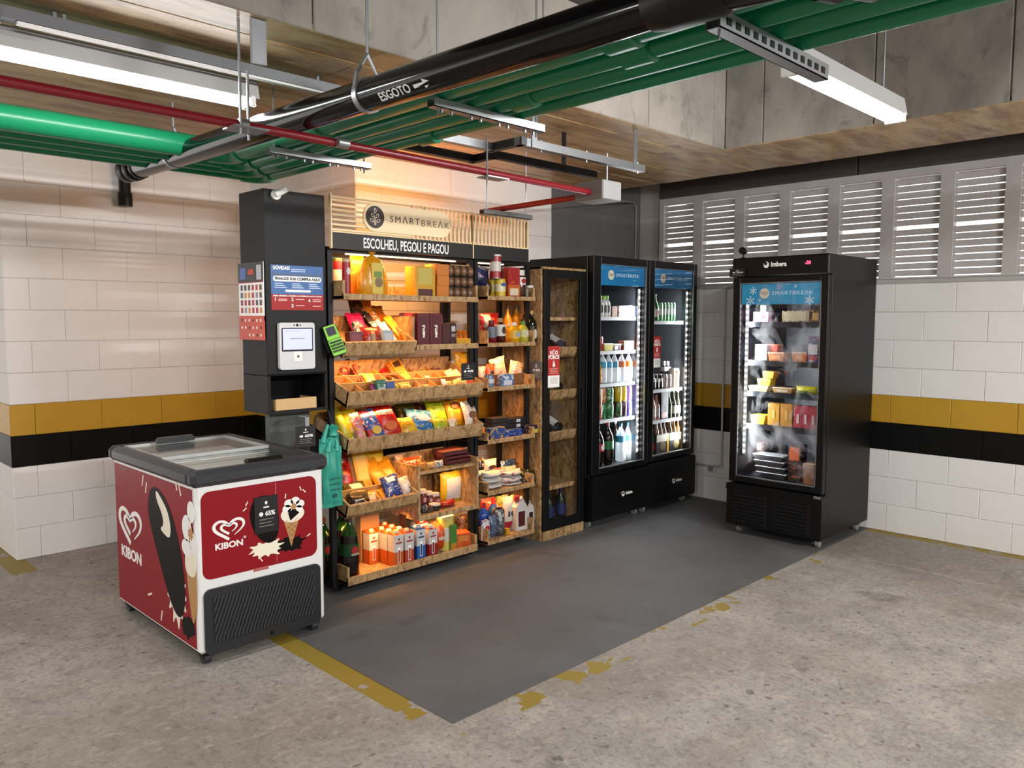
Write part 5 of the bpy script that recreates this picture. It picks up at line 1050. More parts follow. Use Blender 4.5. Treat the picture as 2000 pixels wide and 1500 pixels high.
# narrow rack, fourth tray
I('box', 'pasta_box', 'box', 'dark violet pack with yellow print at the right end of the fourth narrow tray', (3.945, 3.765, 0.762), (0.104, 0.060, 0.061), '1c1a48 2a2a6a e0c82a', lab='e4d24a', lx=.45, lz=(.05,.5))
I('box', 'pasta_box', 'box', 'blue and yellow pasta pack lying at the front of the fourth narrow tray', (3.603, 3.760, 0.762), (0.135, 0.050, 0.072), '1c4a9a e0b83a 7a9ac8')
I('box', 'pasta_box', 'box', 'blue and silver pasta pack lying at the front beside the blue and yellow one', (3.754, 3.760, 0.762), (0.161, 0.050, 0.046), '1c3a8a a8b8d0 2a5ab0')
I('box', 'biscuit_box', 'box', 'dark biscuit box with white labels, bottom of the right stack on the fourth narrow tray', (3.851, 3.830, 0.762), (0.196, 0.080, 0.043), '14121a 14121a 2a2430', lab='d8dce4', lx=.10, lz=(.2,.8))
I('box', 'biscuit_box', 'box', 'charcoal biscuit box at the bottom of the left stack behind the blue pasta packs', (3.685, 3.835, 0.762), (0.141, 0.080, 0.058), '2a2226 3a3034 1c181c')
I('box', 'biscuit_box', 'box', 'dark biscuit box with white labels, middle of the right stack on the fourth narrow tray', (3.852, 3.831, 0.805), (0.196, 0.080, 0.035), '14121a 14121a 2a2430', lab='d8dce4', lx=.10, lz=(.2,.8))
I('box', 'biscuit_box', 'box', 'charcoal biscuit box, middle of the left stack on the fourth narrow tray', (3.685, 3.835, 0.820), (0.141, 0.080, 0.034), '2a2226 3a3034 1c181c')
I('box', 'biscuit_box', 'box', 'dark biscuit box with white labels, top of the right stack on the fourth narrow tray', (3.852, 3.832, 0.840), (0.196, 0.080, 0.033), '14121a 14121a 2a2430', lab='d8dce4', lx=.10, lz=(.2,.8))
I('box', 'biscuit_box', 'box', 'charcoal biscuit box, top of the left stack on the fourth narrow tray', (3.685, 3.835, 0.855), (0.141, 0.080, 0.033), '2a2226 3a3034 1c181c')
# narrow rack, fifth tray
I('bag', 'sugar_bag', 'bag', 'white sugar bag with red seal, bottom of the left stack', (3.600, 3.800, 0.425), (0.168, 0.130, 0.035), 'e9e4dc e9e4dc f4f0ea', rough=.5)
I('bag', 'sugar_bag', 'bag', 'white sugar bag with red seal, bottom of the right stack', (3.783, 3.800, 0.425), (0.188, 0.130, 0.018), 'ece8e0 ece8e0 c8242c', rough=.5)
I('bag', 'sugar_bag', 'bag', 'white sugar bag with red seal, middle of the left stack', (3.600, 3.800, 0.462), (0.168, 0.130, 0.037), 'e9e4dc e9e4dc f4f0ea', rough=.5)
I('bag', 'sugar_bag', 'bag', 'white sugar bag with red seal, middle of the right stack', (3.783, 3.800, 0.445), (0.188, 0.130, 0.038), 'ece8e0 ece8e0 c8242c', rough=.5)
I('bag', 'sugar_bag', 'bag', 'white sugar bag with red seal, top of the left stack', (3.600, 3.800, 0.501), (0.168, 0.130, 0.039), 'e9e4dc e9e4dc f4f0ea', rough=.5)
I('bag', 'sugar_bag', 'bag', 'white sugar bag with red seal, top of the right stack', (3.783, 3.800, 0.485), (0.188, 0.130, 0.040), 'ece8e0 ece8e0 c8242c', rough=.5)
I('bag', 'flour_bag', 'bag', 'pale pink bag lying on top of the sugar bags', (3.760, 3.835, 0.511), (0.222, 0.100, 0.028), 'e0b8a8 c83a3a f0e0d8', rough=.5)
I('bag', 'flour_bag', 'bag', 'pale blue bag lying at the left on the sugar stack', (3.547, 3.855, 0.497), (0.096, 0.080, 0.043), 'c0d0d8 90a8b8 e0e8ec')
I('bag', 'coffee_bag', 'bag', 'white coffee bag with brown oval emblem behind the sugar bags', (3.706, 3.920, 0.501), (0.122, 0.050, 0.091), 'eae0d0 eae0d0 f4ece0', spot='3a1c10', sz=.45)
I('bag', 'coffee_bag', 'bag', 'black coffee bag at the left behind the sugar bags', (3.621, 3.930, 0.511), (0.072, 0.050, 0.101), '1c1614 3a2a24 e0d8d0')
I('bag', 'coffee_bag', 'bag', 'blue coffee bag behind the right sugar stack', (3.881, 3.920, 0.477), (0.154, 0.050, 0.088), '1c3a5a 2a6a9a c8d8e4')
I('bag', 'coffee_bag', 'bag', 'black and yellow coffee bag overhanging the right end of the fifth narrow tray', (3.957, 3.810, 0.446), (0.149, 0.110, 0.067), '1c1810 d8b820 2a3018')
I('bag', 'coffee_bag', 'bag', 'black and white coffee bag below the black and yellow one', (3.949, 3.790, 0.394), (0.165, 0.110, 0.052), '18181a e4e0d4 c8b020')
# narrow rack, bottom tray
I('bottle', 'cleaner_bottle', 'bottle', 'dark bottle with yellow cap at the left of the bottom narrow tray', (3.529, 3.866, 0.100), (0.062, 0.062, 0.247), '2a2410 d8c81c b8b02a', p='wine')
I('bottle', 'detergent_bottle', 'bottle', 'blue detergent bottle with red cap, the left one', (3.554, 3.826, 0.100), (0.082, 0.082, 0.232), '1c4aa8 c0242c 2a5ab8', p='detergent')
I('bottle', 'detergent_bottle', 'bottle', 'blue detergent bottle with red cap, the right one', (3.684, 3.863, 0.100), (0.077, 0.077, 0.231), '1c4aa8 c0242c 2a5ab8', p='detergent')
I('bag', 'detergent_pouch', 'bag', 'small white, red and navy pouch at the front left of the bottom narrow tray', (3.507, 3.755, 0.100), (0.076, 0.040, 0.134), 'e8e4e8 b82a3a 1c2a5a', spot='c8303c', sz=.6)
I('bag', 'soap_bag', 'bag', 'slate blue soap bag in the bottom narrow tray', (3.585, 3.770, 0.100), (0.074, 0.050, 0.149), '5a6a8a 8a9ab8 3a4a6a')
I('can', 'spray_can', 'can', 'silver and black steel wool roll in the bottom narrow tray', (3.653, 3.783, 0.100), (0.086, 0.086, 0.183), '4a4c50 c8ccd0 2a2c30')
I('bag', 'detergent_pouch', 'bag', 'big white washing powder pouch with dark digits and navy foot', (3.786, 3.825, 0.100), (0.105, 0.060, 0.236), 'ece6dc ece6dc f0d040', txt='10', ts=.035, tc='1c2448', tz=.5, lab='b81c3c', lu=.9, lv=(.05,.28))
I('box', 'sponge_pack', 'pack', 'small yellow sponge pack at the front of the bottom narrow tray', (3.699, 3.750, 0.100), (0.030, 0.030, 0.043), 'e8a818')
I('jug', 'bleach_jug', 'jug', 'white jug with dark label right of the washing powder pouch', (3.856, 3.790, 0.100), (0.112, 0.070, 0.234), 'ece8e4 b8242c 5a1c20')
I('jug', 'bleach_jug', 'jug', 'white jug with dark label at the right end of the bottom narrow tray', (3.956, 3.800, 0.100), (0.066, 0.070, 0.191), 'e8e6e4 3a3a3c 2a1c1c')
I('bag', 'flour_bag', 'bag', 'red and pale bag lying on top at the back of the bottom narrow tray', (3.711, 3.945, 0.210), (0.125, 0.060, 0.107), 'c86a5a e8d0c0 a83a34')
I('bag', 'flour_bag', 'bag', 'yellow and green bag standing at the back of the bottom narrow tray', (3.836, 3.940, 0.098), (0.124, 0.050, 0.218), 'd8c888 6a8a3a b83a3a')
I('bag', 'flour_bag', 'bag', 'dark red bag standing behind the white jugs', (3.984, 3.940, 0.070), (0.129, 0.050, 0.219), '8a1c20 b84a3a e0c8b0')
# lower slanted bin
I('bag', 'snack_bag', 'bag', 'red foil snack bag at the left end of the lower slanted bin', (2.569, 3.911, 0.545), (0.095, 0.050, 0.173), 'a8101c d8303a 6a0810', (-25, 0, 0))
I('bag', 'snack_bag', 'bag', 'dark red snack bag behind the left post of the lower bin', (2.586, 3.986, 0.566), (0.072, 0.050, 0.210), '8a0c18 c82a34 5a0810', (-10, 0, 0))
I('box', 'pasta_pack', 'pack', 'yellow pack leaning on a brown card at the back left of the lower bin', (2.690, 3.930, 0.547), (0.104, 0.030, 0.212), 'dca81c e8bc3a c08a14', (-20, 0, 0), lab='e4c060', lz=(.2,.9))
I('box', 'pasta_pack', 'pack', 'plain brown card pack left of the leaning yellow pack', (2.629, 3.939, 0.550), (0.039, 0.030, 0.208), '6a4018', (-20, 0, 0))
I('bag', 'biscuit_bag', 'bag', 'bright yellow biscuit bag with ring emblem at the back of the lower bin', (2.825, 3.958, 0.559), (0.126, 0.040, 0.198), 'e8b81c f4d23a d8a010', (-20, 0, 0), lab='f0c83a', lv=(.6,.85))
I('bag', 'biscuit_bag', 'bag', 'orange-yellow biscuit bag leaning in the middle of the lower bin', (2.794, 3.864, 0.530), (0.101, 0.040, 0.222), 'e0a01c f0bc3a c87a14', (-38, -12, 0))
I('bag', 'biscuit_bag', 'bag', 'golden biscuit bag leaning right of the orange-yellow one', (2.883, 3.864, 0.530), (0.104, 0.040, 0.211), 'dc9a1a ecb438 d88a20', (-38, -12, 0))
I('bag', 'cookie_bag', 'bag', 'blue and white cookie bag at the front of the lower bin', (2.785, 3.752, 0.486), (0.124, 0.050, 0.149), '2a3f8a e8e6ea 1c2a6a', (-22, -8, 0), lab='eeeaf0', lu=.5, lv=(.72,.92))
I('bag', 'cookie_bag', 'bag', 'cream and blue cookie bag at the right front of the lower bin', (2.881, 3.752, 0.486), (0.089, 0.050, 0.129), 'ece0d0 d88a4a 3a4a9a', (-22, -8, 0))
I('bag', 'tea_pouch', 'bag', 'dark gold pouch lying in the front left cell of the lower bin', (2.575, 3.789, 0.511), (0.166, 0.050, 0.146), '5a4a1c 8a7a3a 2a2410', (-55, 0, 0), lab='e8e0cc', lu=.5, lv=(.5,.8))
I('bag', 'tea_pouch', 'bag', 'black pouch with white lettering at the front left of the lower bin', (2.532, 3.742, 0.482), (0.106, 0.030, 0.082), '141416 141416 2a2a2c', (-35, 0, 0), txt='GOURMET', ts=.008, tz=.5)
I('bag', 'snack_bag', 'bag', 'small orange snack pack in the front middle cell of the lower bin', (2.656, 3.761, 0.491), (0.084, 0.030, 0.094), 'dc8a20 f0b850 e8d8c0', (-50, 0, 0))
I('bag', 'snack_bag', 'bag', 'small amber snack pack beside the small orange one in the lower bin', (2.742, 3.761, 0.491), (0.092, 0.030, 0.086), 'e09a24 f0c050 d8701c', (-50, 0, 0))
# box shelf, upper level
I('box', 'bonbon_box', 'box', 'dark red long bonbon box with white end, bottom of the front stack', (3.283, 3.795, 0.640), (0.200, 0.080, 0.033), '4a0e14', lab='6a1820', lx=.4, lz=(.3,.7))
I('box', 'bonbon_box', 'box', 'dark red long bonbon box with white end, middle of the front stack', (3.271, 3.795, 0.664), (0.200, 0.080, 0.033), '4a0e14', lab='6a1820', lx=.4, lz=(.3,.7))
I('box', 'bonbon_box', 'box', 'dark red long bonbon box with white end, top of the front stack', (3.259, 3.795, 0.688), (0.200, 0.080, 0.033), '4a0e14', lab='6a1820', lx=.4, lz=(.3,.7))
I('box', 'bonbon_box', 'box', 'dark red long bonbon box with white end, bottom of the back stack', (3.324, 3.885, 0.636), (0.200, 0.080, 0.033), '4a0e14', lab='6a1820', lx=.4, lz=(.3,.7))
I('box', 'bonbon_box', 'box', 'dark red long bonbon box with white end, middle of the back stack', (3.312, 3.885, 0.660), (0.200, 0.080, 0.033), '4a0e14', lab='6a1820', lx=.4, lz=(.3,.7))
I('box', 'bonbon_box', 'box', 'dark red long bonbon box with white end, top of the back stack', (3.300, 3.885, 0.684), (0.200, 0.080, 0.033), '4a0e14', lab='6a1820', lx=.4, lz=(.3,.7))
I('bag', 'snack_bag', 'bag', 'orange, red and white snack bag lying on the box shelf', (3.013, 3.900, 0.632), (0.169, 0.070, 0.060), 'd8481c e8e0d4 e89a3a')
I('bag', 'snack_bag', 'bag', 'orange snack bag at the front of the box shelf', (2.980, 3.760, 0.632), (0.065, 0.050, 0.051), 'e09a30 f0c878 c86a1c')
I('bag', 'snack_bag', 'bag', 'pale orange snack bag beside the other orange one on the box shelf', (3.051, 3.760, 0.632), (0.076, 0.050, 0.044), 'e8b060 f4dcae d07a24')
I('bag', 'snack_bag', 'bag', 'white snack bag with dark stripe in front of the bonbon boxes', (3.114, 3.760, 0.632), (0.075, 0.050, 0.046), 'e8dcd0 3a2a2a f4ece4')
I('bag', 'snack_bag', 'bag', 'small cream snack bag at the left end of the box shelf', (2.962, 3.960, 0.632), (0.060, 0.050, 0.073), 'e8c89a d88a4a f4e8d4')
# box shelf, lower level
I('bag', 'rice_bag', 'bag', 'yellow pouch with large white label inside the box shelf', (3.313, 3.865, 0.368), (0.201, 0.060, 0.200), 'e0b81a e8cc3a c8980f', lab='dcdcd8', lu=.62, lv=(.10,.82))
I('bag', 'rice_bag', 'bag', 'dark yellow pouch behind the one with the white label', (3.288, 3.950, 0.368), (0.100, 0.050, 0.183), '8a7014 a88a20 c8b8a0')
I('bottle', 'jam_jar', 'jar', 'dark jam jar with pale lid, left of three inside the box shelf', (3.053, 3.844, 0.368), (0.058, 0.058, 0.125), '3a1418 d8d0cc 6a2a30', p='jar', lz=(.3,.7), spot='c89a9a')
I('bottle', 'jam_jar', 'jar', 'dark jam jar with pale lid, middle of three inside the box shelf', (3.103, 3.843, 0.368), (0.057, 0.057, 0.104), '3a1418 d8d0cc 6a2a30', p='jar', lz=(.3,.7), spot='c89a9a')
I('bottle', 'jam_jar', 'jar', 'dark jam jar with pale lid, right of three inside the box shelf', (3.144, 3.829, 0.368), (0.068, 0.068, 0.091), '3a1418 d8d0cc 6a2a30', p='jar', lz=(.3,.7), spot='c89a9a')
I('bottle', 'spread_tub', 'tub', 'low dark tub with white lid in front of the jam jars', (3.094, 3.772, 0.368), (0.073, 0.073, 0.039), '1c1414 ece8e4 2a2020', p='tub')
I('bag', 'snack_bag', 'bag', 'small black and white snack bag at the left front inside the box shelf', (2.990, 3.750, 0.368), (0.055, 0.030, 0.053), '1c1618 e0d8d4 4a3a3a')
I('box', 'tea_box', 'box', 'small dark box with gold mark left of the low tub', (3.033, 3.755, 0.368), (0.046, 0.040, 0.035), '2a1618 c8a04a 3a2024')
I('bag', 'snack_bag', 'bag', 'red snack bag lying at the front inside the box shelf', (3.196, 3.780, 0.368), (0.138, 0.070, 0.044), 'b01414 d83a2a 7a0a0c')
# base tray
I('bottle', 'cola_bottle', 'bottle', 'large dark soda bottle with green label at the front left of the base tray', (2.484, 3.791, 0.085), (0.111, 0.111, 0.347), '1c0c08 5a1414 0e4a22', p='pet', spot='b8302c', neck='1a3a10', txt='GUARANÁ')
I('bottle', 'cola_bottle', 'bottle', 'large dark soda bottle with green label behind the front one', (2.515, 3.920, 0.085), (0.110, 0.110, 0.350), '1c0c08 c84a1c 0e4a22', p='pet', neck='1a3a10', spot='b8302c')
I('bottle', 'cola_bottle', 'bottle', 'large dark soda bottle with green label seen left of the front post', (2.392, 3.920, 0.085), (0.110, 0.110, 0.330), '1c0c08 c84a1c 0e4a22', p='pet', neck='1a3a10', spot='b8302c')
I('carton', 'milk_carton', 'carton', 'orange milk carton at the front, next to the soda bottles', (2.791, 3.768, 0.085), (0.066, 0.066, 0.221), 'e9e4e0 d8641c c84a14', cap='f0d8bc')
I('carton', 'milk_carton', 'carton', 'salmon-red milk carton second in the front row', (2.869, 3.768, 0.085), (0.066, 0.066, 0.218), 'e9e4e0 c8482c b83a24', cap='f0d8bc')
I('carton', 'milk_carton', 'carton', 'blue and white milk carton in the front row', (2.969, 3.783, 0.085), (0.066, 0.066, 0.218), 'e4e6ea 2a6ab8 1c4a8a', cap='e8e8e8', em='2a3a6a')
I('carton', 'milk_carton', 'carton', 'dark red and white milk carton at the right of the front row', (3.063, 3.783, 0.085), (0.066, 0.066, 0.200), 'e6e0e0 9a1c24 7a1018', cap='f0ece8')
I('carton', 'milk_carton', 'carton', 'orange milk carton, second from the front in the left file', (2.790, 3.840, 0.085), (0.066, 0.066, 0.215), 'e9e4e0 d8641c c84a14')
I('carton', 'milk_carton', 'carton', 'orange milk carton, second from the front in the right file', (2.866, 3.840, 0.085), (0.066, 0.066, 0.215), 'e9e4e0 d8641c c84a14')
I('carton', 'milk_carton', 'carton', 'orange milk carton, third from the front in the left file', (2.790, 3.914, 0.085), (0.066, 0.066, 0.215), 'e9e4e0 d8641c c84a14')
I('carton', 'milk_carton', 'carton', 'orange milk carton, third from the front in the right file', (2.866, 3.914, 0.085), (0.066, 0.066, 0.215), 'e9e4e0 d8641c c84a14')
I('carton', 'milk_carton', 'carton', 'orange milk carton, fourth from the front in the left file', (2.790, 3.988, 0.085), (0.066, 0.066, 0.215), 'e9e4e0 d8641c c84a14')
I('carton', 'milk_carton', 'carton', 'orange milk carton, fourth from the front in the right file', (2.866, 3.988, 0.085), (0.066, 0.066, 0.215), 'e9e4e0 d8641c c84a14')
I('carton', 'milk_carton', 'carton', 'orange milk carton in the short leftmost file, nearest one', (2.716, 3.914, 0.085), (0.066, 0.066, 0.215), 'e9e4e0 d8641c c84a14')
I('carton', 'milk_carton', 'carton', 'orange milk carton in the short leftmost file, rearmost one', (2.716, 3.988, 0.085), (0.066, 0.066, 0.215), 'e9e4e0 d8641c c84a14')
I('box', 'bar_carton', 'box', 'dark brown box behind the blue and white milk carton', (2.945, 3.855, 0.085), (0.070, 0.070, 0.270), '2a1c18', top='1c1210')
I('carton', 'milk_carton', 'carton', 'red and white milk carton behind the dark red one', (3.052, 3.860, 0.085), (0.066, 0.066, 0.225), 'e6e0e0 b8302c 8a1418')
I('bag', 'tissue_pack', 'pack', 'orange pack of tissue rolls right of the milk cartons', (3.147, 3.810, 0.085), (0.096, 0.090, 0.195), 'e05a1c e87a34 d8480f', txt='NEVE', ts=.020, tz=.48, lab='d84a14', lu=.5, lv=(.1,.35))
I('canister', 'paper_towel_pack', 'pack', 'tall white and yellow pack of paper towels with green panel', (3.215, 3.816, 0.085), (0.112, 0.112, 0.216), 'ecdc6a', cap='f4ec9a', lab='f0ead8')
I('box', 'towel_label', 'pack', 'green and orange sleeve card at the front of the paper towels', (3.227, 3.750, 0.085), (0.053, 0.006, 0.171), '6a9a3c', lab='4a8a34', lx=.5, lz=(.32,.97), lab2='e08a20', lz2=(.02,.28))
I('box', 'biscuit_box', 'box', 'orange biscuit box with white end at the right of the base tray', (3.334, 3.805, 0.085), (0.106, 0.100, 0.094), 'd8561c e8762c c0440f', (0, 0, -18), lab='e88a3a')
I('bag', 'coffee_bag', 'bag', 'brown and white bag at the back right of the base tray', (3.484, 3.960, 0.085), (0.080, 0.050, 0.149), '8a5a34 2a1c14 d8c4ac')
I('box', 'display_carton', 'box', 'plain tan carton at the back left of the base tray', (2.740, 3.985, 0.085), (0.136, 0.060, 0.286), 'b98a54')
# drinks cooler beside the wine cabinet
I('bottle', 'juice_bottle', 'bottle', 'white bottle with lime cap on the top cooler shelf, left of three', (4.702, 3.774, 1.563), (0.058, 0.058, 0.157), 'd8dcd4 7ac02a 2a2a2a', p='squeeze', lz=(.2,.55))
I('bottle', 'juice_bottle', 'bottle', 'white bottle with lime cap on the top cooler shelf, middle of three', (4.744, 3.774, 1.563), (0.058, 0.058, 0.158), 'd8dcd4 7ac02a 2a2a2a', p='squeeze', lz=(.2,.55))
I('bottle', 'juice_bottle', 'bottle', 'white bottle with lime cap on the top cooler shelf, right of three', (4.782, 3.774, 1.563), (0.058, 0.058, 0.159), 'd8dcd4 7ac02a 2a2a2a', p='squeeze', lz=(.2,.55))
I('box', 'drink_carton', 'carton', 'brown drink carton on the top cooler shelf', (4.852, 3.775, 1.563), (0.066, 0.050, 0.081), '8a5a3a c8a080 5a3a2a')
I('box', 'drink_carton', 'carton', 'white drink carton with dark red top', (4.930, 3.775, 1.563), (0.053, 0.050, 0.086), 'e4dcd4 a03038 c8b8b0')
I('box', 'drink_carton', 'carton', 'pale drink carton next to the dark red topped one', (4.985, 3.775, 1.563), (0.051, 0.050, 0.087), 'e0d8d0 8a2a34 b8a8a0')
I('box', 'drink_carton', 'carton', 'rose and white drink carton on the top cooler shelf', (5.044, 3.775, 1.563), (0.059, 0.050, 0.090), 'd8a8a8 f0e6e4 c86a70')
I('box', 'drink_carton', 'carton', 'pale blue drink carton at the end of the top cooler shelf', (5.105, 3.775, 1.563), (0.051, 0.050, 0.084), '9ab4e0 e8ecf4 4a6ab8')
I('can', 'soda_can', 'can', 'red and white can at the left of the second cooler shelf', (4.722, 3.792, 1.307), (0.055, 0.055, 0.108), 'b81c24 ece4e0 8a1018')
I('tray_pack', 'sandwich_pack', 'food', 'yellow-green wrapped sandwich on the second cooler shelf', (4.790, 3.795, 1.307), (0.112, 0.080, 0.055), 'c8c04a e0dca0')
I('tray_pack', 'sandwich_pack', 'food', 'black food tray in the middle of the second cooler shelf', (4.882, 3.795, 1.307), (0.068, 0.080, 0.050), '2a2422 c8b0a0', lab='e0d4c8')
I('tray_pack', 'sandwich_pack', 'food', 'dark red food tray right of the black one', (4.947, 3.795, 1.307), (0.060, 0.080, 0.049), '5a1a1c d8c0b0')
I('box', 'sandwich_box', 'food', 'red and tan sandwich wedge at the right of the second cooler shelf', (5.031, 3.775, 1.307), (0.128, 0.060, 0.070), 'c87a5a a02428 e8d0b8')
I('bottle', 'juice_bottle', 'bottle', 'orange juice bottle at the left of the water row', (4.714, 3.796, 1.060), (0.062, 0.062, 0.188), 'e0901c d8701c e8a83a', p='pet')
I('bottle', 'water_bottle', 'bottle', 'flavoured water bottle with green cap and blue label', (4.758, 3.788, 1.060), (0.066, 0.066, 0.235), 'd8ecf4 5a9a3a 1ca0c0', p='pet', clear=.45, lz=(.50,.70))
I('bottle', 'water_bottle', 'bottle', 'first water bottle with blue cap and blue label', (4.828, 3.788, 1.060), (0.066, 0.066, 0.233), 'd8ecf4 3a8ac0 1c9ac8', p='pet', clear=.45, lz=(.50,.70))
I('bottle', 'water_bottle', 'bottle', 'water bottle with grey-blue cap before the orange ones', (4.902, 3.788, 1.060), (0.066, 0.066, 0.231), 'd8ecf4 4a7a9a 2a8ab0', p='pet', clear=.45, lz=(.50,.70))
I('bottle', 'water_bottle', 'bottle', 'water bottle with orange label, the left of two', (4.994, 3.788, 1.060), (0.066, 0.066, 0.228), 'd8ecf4 e8a04a d8641c', p='pet', clear=.45, lz=(.50,.70))
I('bottle', 'water_bottle', 'bottle', 'water bottle with orange label, the right of two', (5.083, 3.788, 1.060), (0.066, 0.066, 0.226), 'd8ecf4 e8a04a d8641c', p='pet', clear=.45, lz=(.50,.70))
I('can', 'soda_can', 'can', 'red can under a peach can at the left of the can shelf', (4.696, 3.775, 0.788), (0.060, 0.060, 0.118), 'b81c24 e8e0d8 d8a04a')
I('can', 'soda_can', 'can', 'peach can on the red can at the left of the can shelf', (4.694, 3.775, 0.907), (0.060, 0.060, 0.118), 'e0986a e8d0b0 c8542c')
I('can', 'soda_can', 'can', 'pale green can under an orange can', (4.782, 3.805, 0.788), (0.060, 0.060, 0.118), '2a9a5a d8e8dc 1c6a3a')
I('can', 'soda_can', 'can', 'orange can on the pale green can', (4.781, 3.805, 0.907), (0.060, 0.060, 0.118), 'e08a5a f0d8b8 c86a2a')
I('can', 'soda_can', 'can', 'dark green soda can, lower of the stacked pair', (4.831, 3.781, 0.788), (0.072, 0.072, 0.118), '0e7a34 d8e4d8 0a5a24')
I('can', 'soda_can', 'can', 'dark green soda can, upper of the stacked pair', (4.829, 3.781, 0.907), (0.072, 0.072, 0.118), '0e7a34 d8e4d8 0a5a24')
I('can', 'soda_can', 'can', 'dark red and green can below the left yellow can', (4.938, 3.776, 0.788), (0.062, 0.062, 0.118), '5a1418 1c8a4a 2a0c0c')
I('can', 'soda_can', 'can', 'yellow can, left of two in the upper can row', (4.936, 3.776, 0.907), (0.062, 0.062, 0.118), 'd8b81c e8d04a b8981c')
I('can', 'soda_can', 'can', 'black can below the right yellow can', (5.003, 3.776, 0.788), (0.062, 0.062, 0.118), '1c1416 a82430 3a2a2a')
I('can', 'soda_can', 'can', 'yellow can, right of two in the upper can row', (5.001, 3.776, 0.907), (0.062, 0.062, 0.118), 'd8b81c e8d04a b8981c')
I('can', 'soda_can', 'can', 'violet and blue can at the right end, lower one', (5.071, 3.776, 0.788), (0.062, 0.062, 0.118), '4a3a9a e8e4f0 2a4a9a')
I('can', 'soda_can', 'can', 'violet and white can at the right end, upper one', (5.068, 3.776, 0.907), (0.062, 0.062, 0.118), '5a34a8 e8e0f0 3a1c7a')
I('bottle', 'cola_bottle', 'bottle', 'big cola bottle with red label in the drinks cooler', (4.730, 3.805, 0.425), (0.100, 0.100, 0.310), '140a08 b81c20 b01a20', p='pet', spot='ece4e0')
I('bottle', 'cola_bottle', 'bottle', 'big dark soda bottle with green label in the drinks cooler', (4.848, 3.805, 0.425), (0.100, 0.100, 0.325), '180c08 b82a20 1c7a3a', p='pet')
I('bottle', 'cola_bottle', 'bottle', 'dark soda bottle with silver cap behind the green-labelled one', (5.081, 3.910, 0.425), (0.090, 0.090, 0.310), '1c1412 b8c4d0 2a3a4a', p='pet')
I('bottle', 'water_bottle', 'bottle', 'big water bottle with blue cap, the left of two on the cooler floor', (5.022, 3.808, 0.425), (0.085, 0.085, 0.300), 'd0e8f4 4a9ac8 3a8ab8', p='pet', clear=.4, lz=(.52,.68))
I('bottle', 'water_bottle', 'bottle', 'big water bottle with blue cap, the right of two on the cooler floor', (5.116, 3.808, 0.425), (0.085, 0.085, 0.300), 'd0e8f4 4a9ac8 3a8ab8', p='pet', clear=.4, lz=(.52,.68))
# cooler near the corner
I('bottle', 'beer_bottle', 'bottle', 'tall green beer bottle on the top shelf of the corner cooler', (5.411, 3.779, 1.531), (0.068, 0.068, 0.217), '1c6a2a 3a9a3a dce4d8', p='beer', spot='b82c2c')
I('can', 'beer_can', 'can', 'green and white tall beer can, first after the tall green bottle', (5.486, 3.783, 1.531), (0.056, 0.056, 0.149), '4aa85a dce8dc 1c7a34', lab='dfe8e0')
I('can', 'beer_can', 'can', 'green and white tall beer can, second after the tall green bottle', (5.533, 3.783, 1.531), (0.056, 0.056, 0.150), '4aa85a dce8dc 1c7a34', lab='dfe8e0')
I('can', 'beer_can', 'can', 'green and white tall beer can, third after the tall green bottle', (5.580, 3.783, 1.531), (0.056, 0.056, 0.151), '4aa85a dce8dc 1c7a34', lab='dfe8e0')
I('can', 'beer_can', 'can', 'green and white tall beer can, fourth after the tall green bottle', (5.627, 3.783, 1.531), (0.056, 0.056, 0.151), '4aa85a dce8dc 1c7a34', lab='dfe8e0')
I('can', 'beer_can', 'can', 'green and white tall beer can, fifth after the tall green bottle', (5.672, 3.783, 1.531), (0.056, 0.056, 0.152), '4aa85a dce8dc 1c7a34', lab='dfe8e0')
I('bottle', 'drink_bottle', 'bottle', 'small dark bottle with white neck band on the middle shelf, first from left', (5.389, 3.770, 0.974), (0.050, 0.050, 0.126), '1c1418 e8e4e0 dcd8d4', p='beer', lz=(.5,.7))
I('bottle', 'drink_bottle', 'bottle', 'small dark bottle with white neck band on the middle shelf, second from left', (5.439, 3.770, 0.974), (0.050, 0.050, 0.124), '1c1418 e8e4e0 dcd8d4', p='beer', lz=(.5,.7))
I('bottle', 'drink_bottle', 'bottle', 'small dark bottle with white neck band on the middle shelf, third from left', (5.491, 3.770, 0.974), (0.050, 0.050, 0.121), '1c1418 e8e4e0 dcd8d4', p='beer', lz=(.5,.7))
I('bottle', 'drink_bottle', 'bottle', 'tall white-topped dark bottle on the middle shelf, left of two', (5.681, 3.862, 0.974), (0.055, 0.055, 0.217), '2a2624 f0f0ee e8e4e0', p='squeeze', lz=(.62,.78))
I('bottle', 'drink_bottle', 'bottle', 'tall white-topped dark bottle on the middle shelf, right of two', (5.736, 3.862, 0.974), (0.055, 0.055, 0.215), '2a2624 f0f0ee e8e4e0', p='squeeze', lz=(.62,.78))
I('can', 'drink_can', 'can', 'red-striped white can on the middle shelf of the corner cooler', (5.554, 3.773, 0.974), (0.056, 0.056, 0.118), 'e0dcd8 b83a34 2a2424')
I('can', 'drink_can', 'can', 'grey and white can on the middle shelf of the corner cooler', (5.615, 3.773, 0.974), (0.056, 0.056, 0.115), 'e8e0d8 c85a3a 8a8a8a')
I('can', 'drink_can', 'can', 'orange and white can, third on the middle shelf', (5.671, 3.773, 0.974), (0.056, 0.056, 0.164), 'f0e4d4 d8743a e8c8a0')
I('can', 'drink_can', 'can', 'orange and white can at the end of the middle shelf', (5.731, 3.773, 0.974), (0.056, 0.056, 0.161), 'f0e0cc d86a34 e8b890')
I('bottle', 'beer_bottle', 'bottle', 'pink bottle at the left of the fourth shelf', (5.393, 3.772, 0.721), (0.055, 0.055, 0.216), 'd8a8a0 8a1c24 e8dcd4', p='beer')
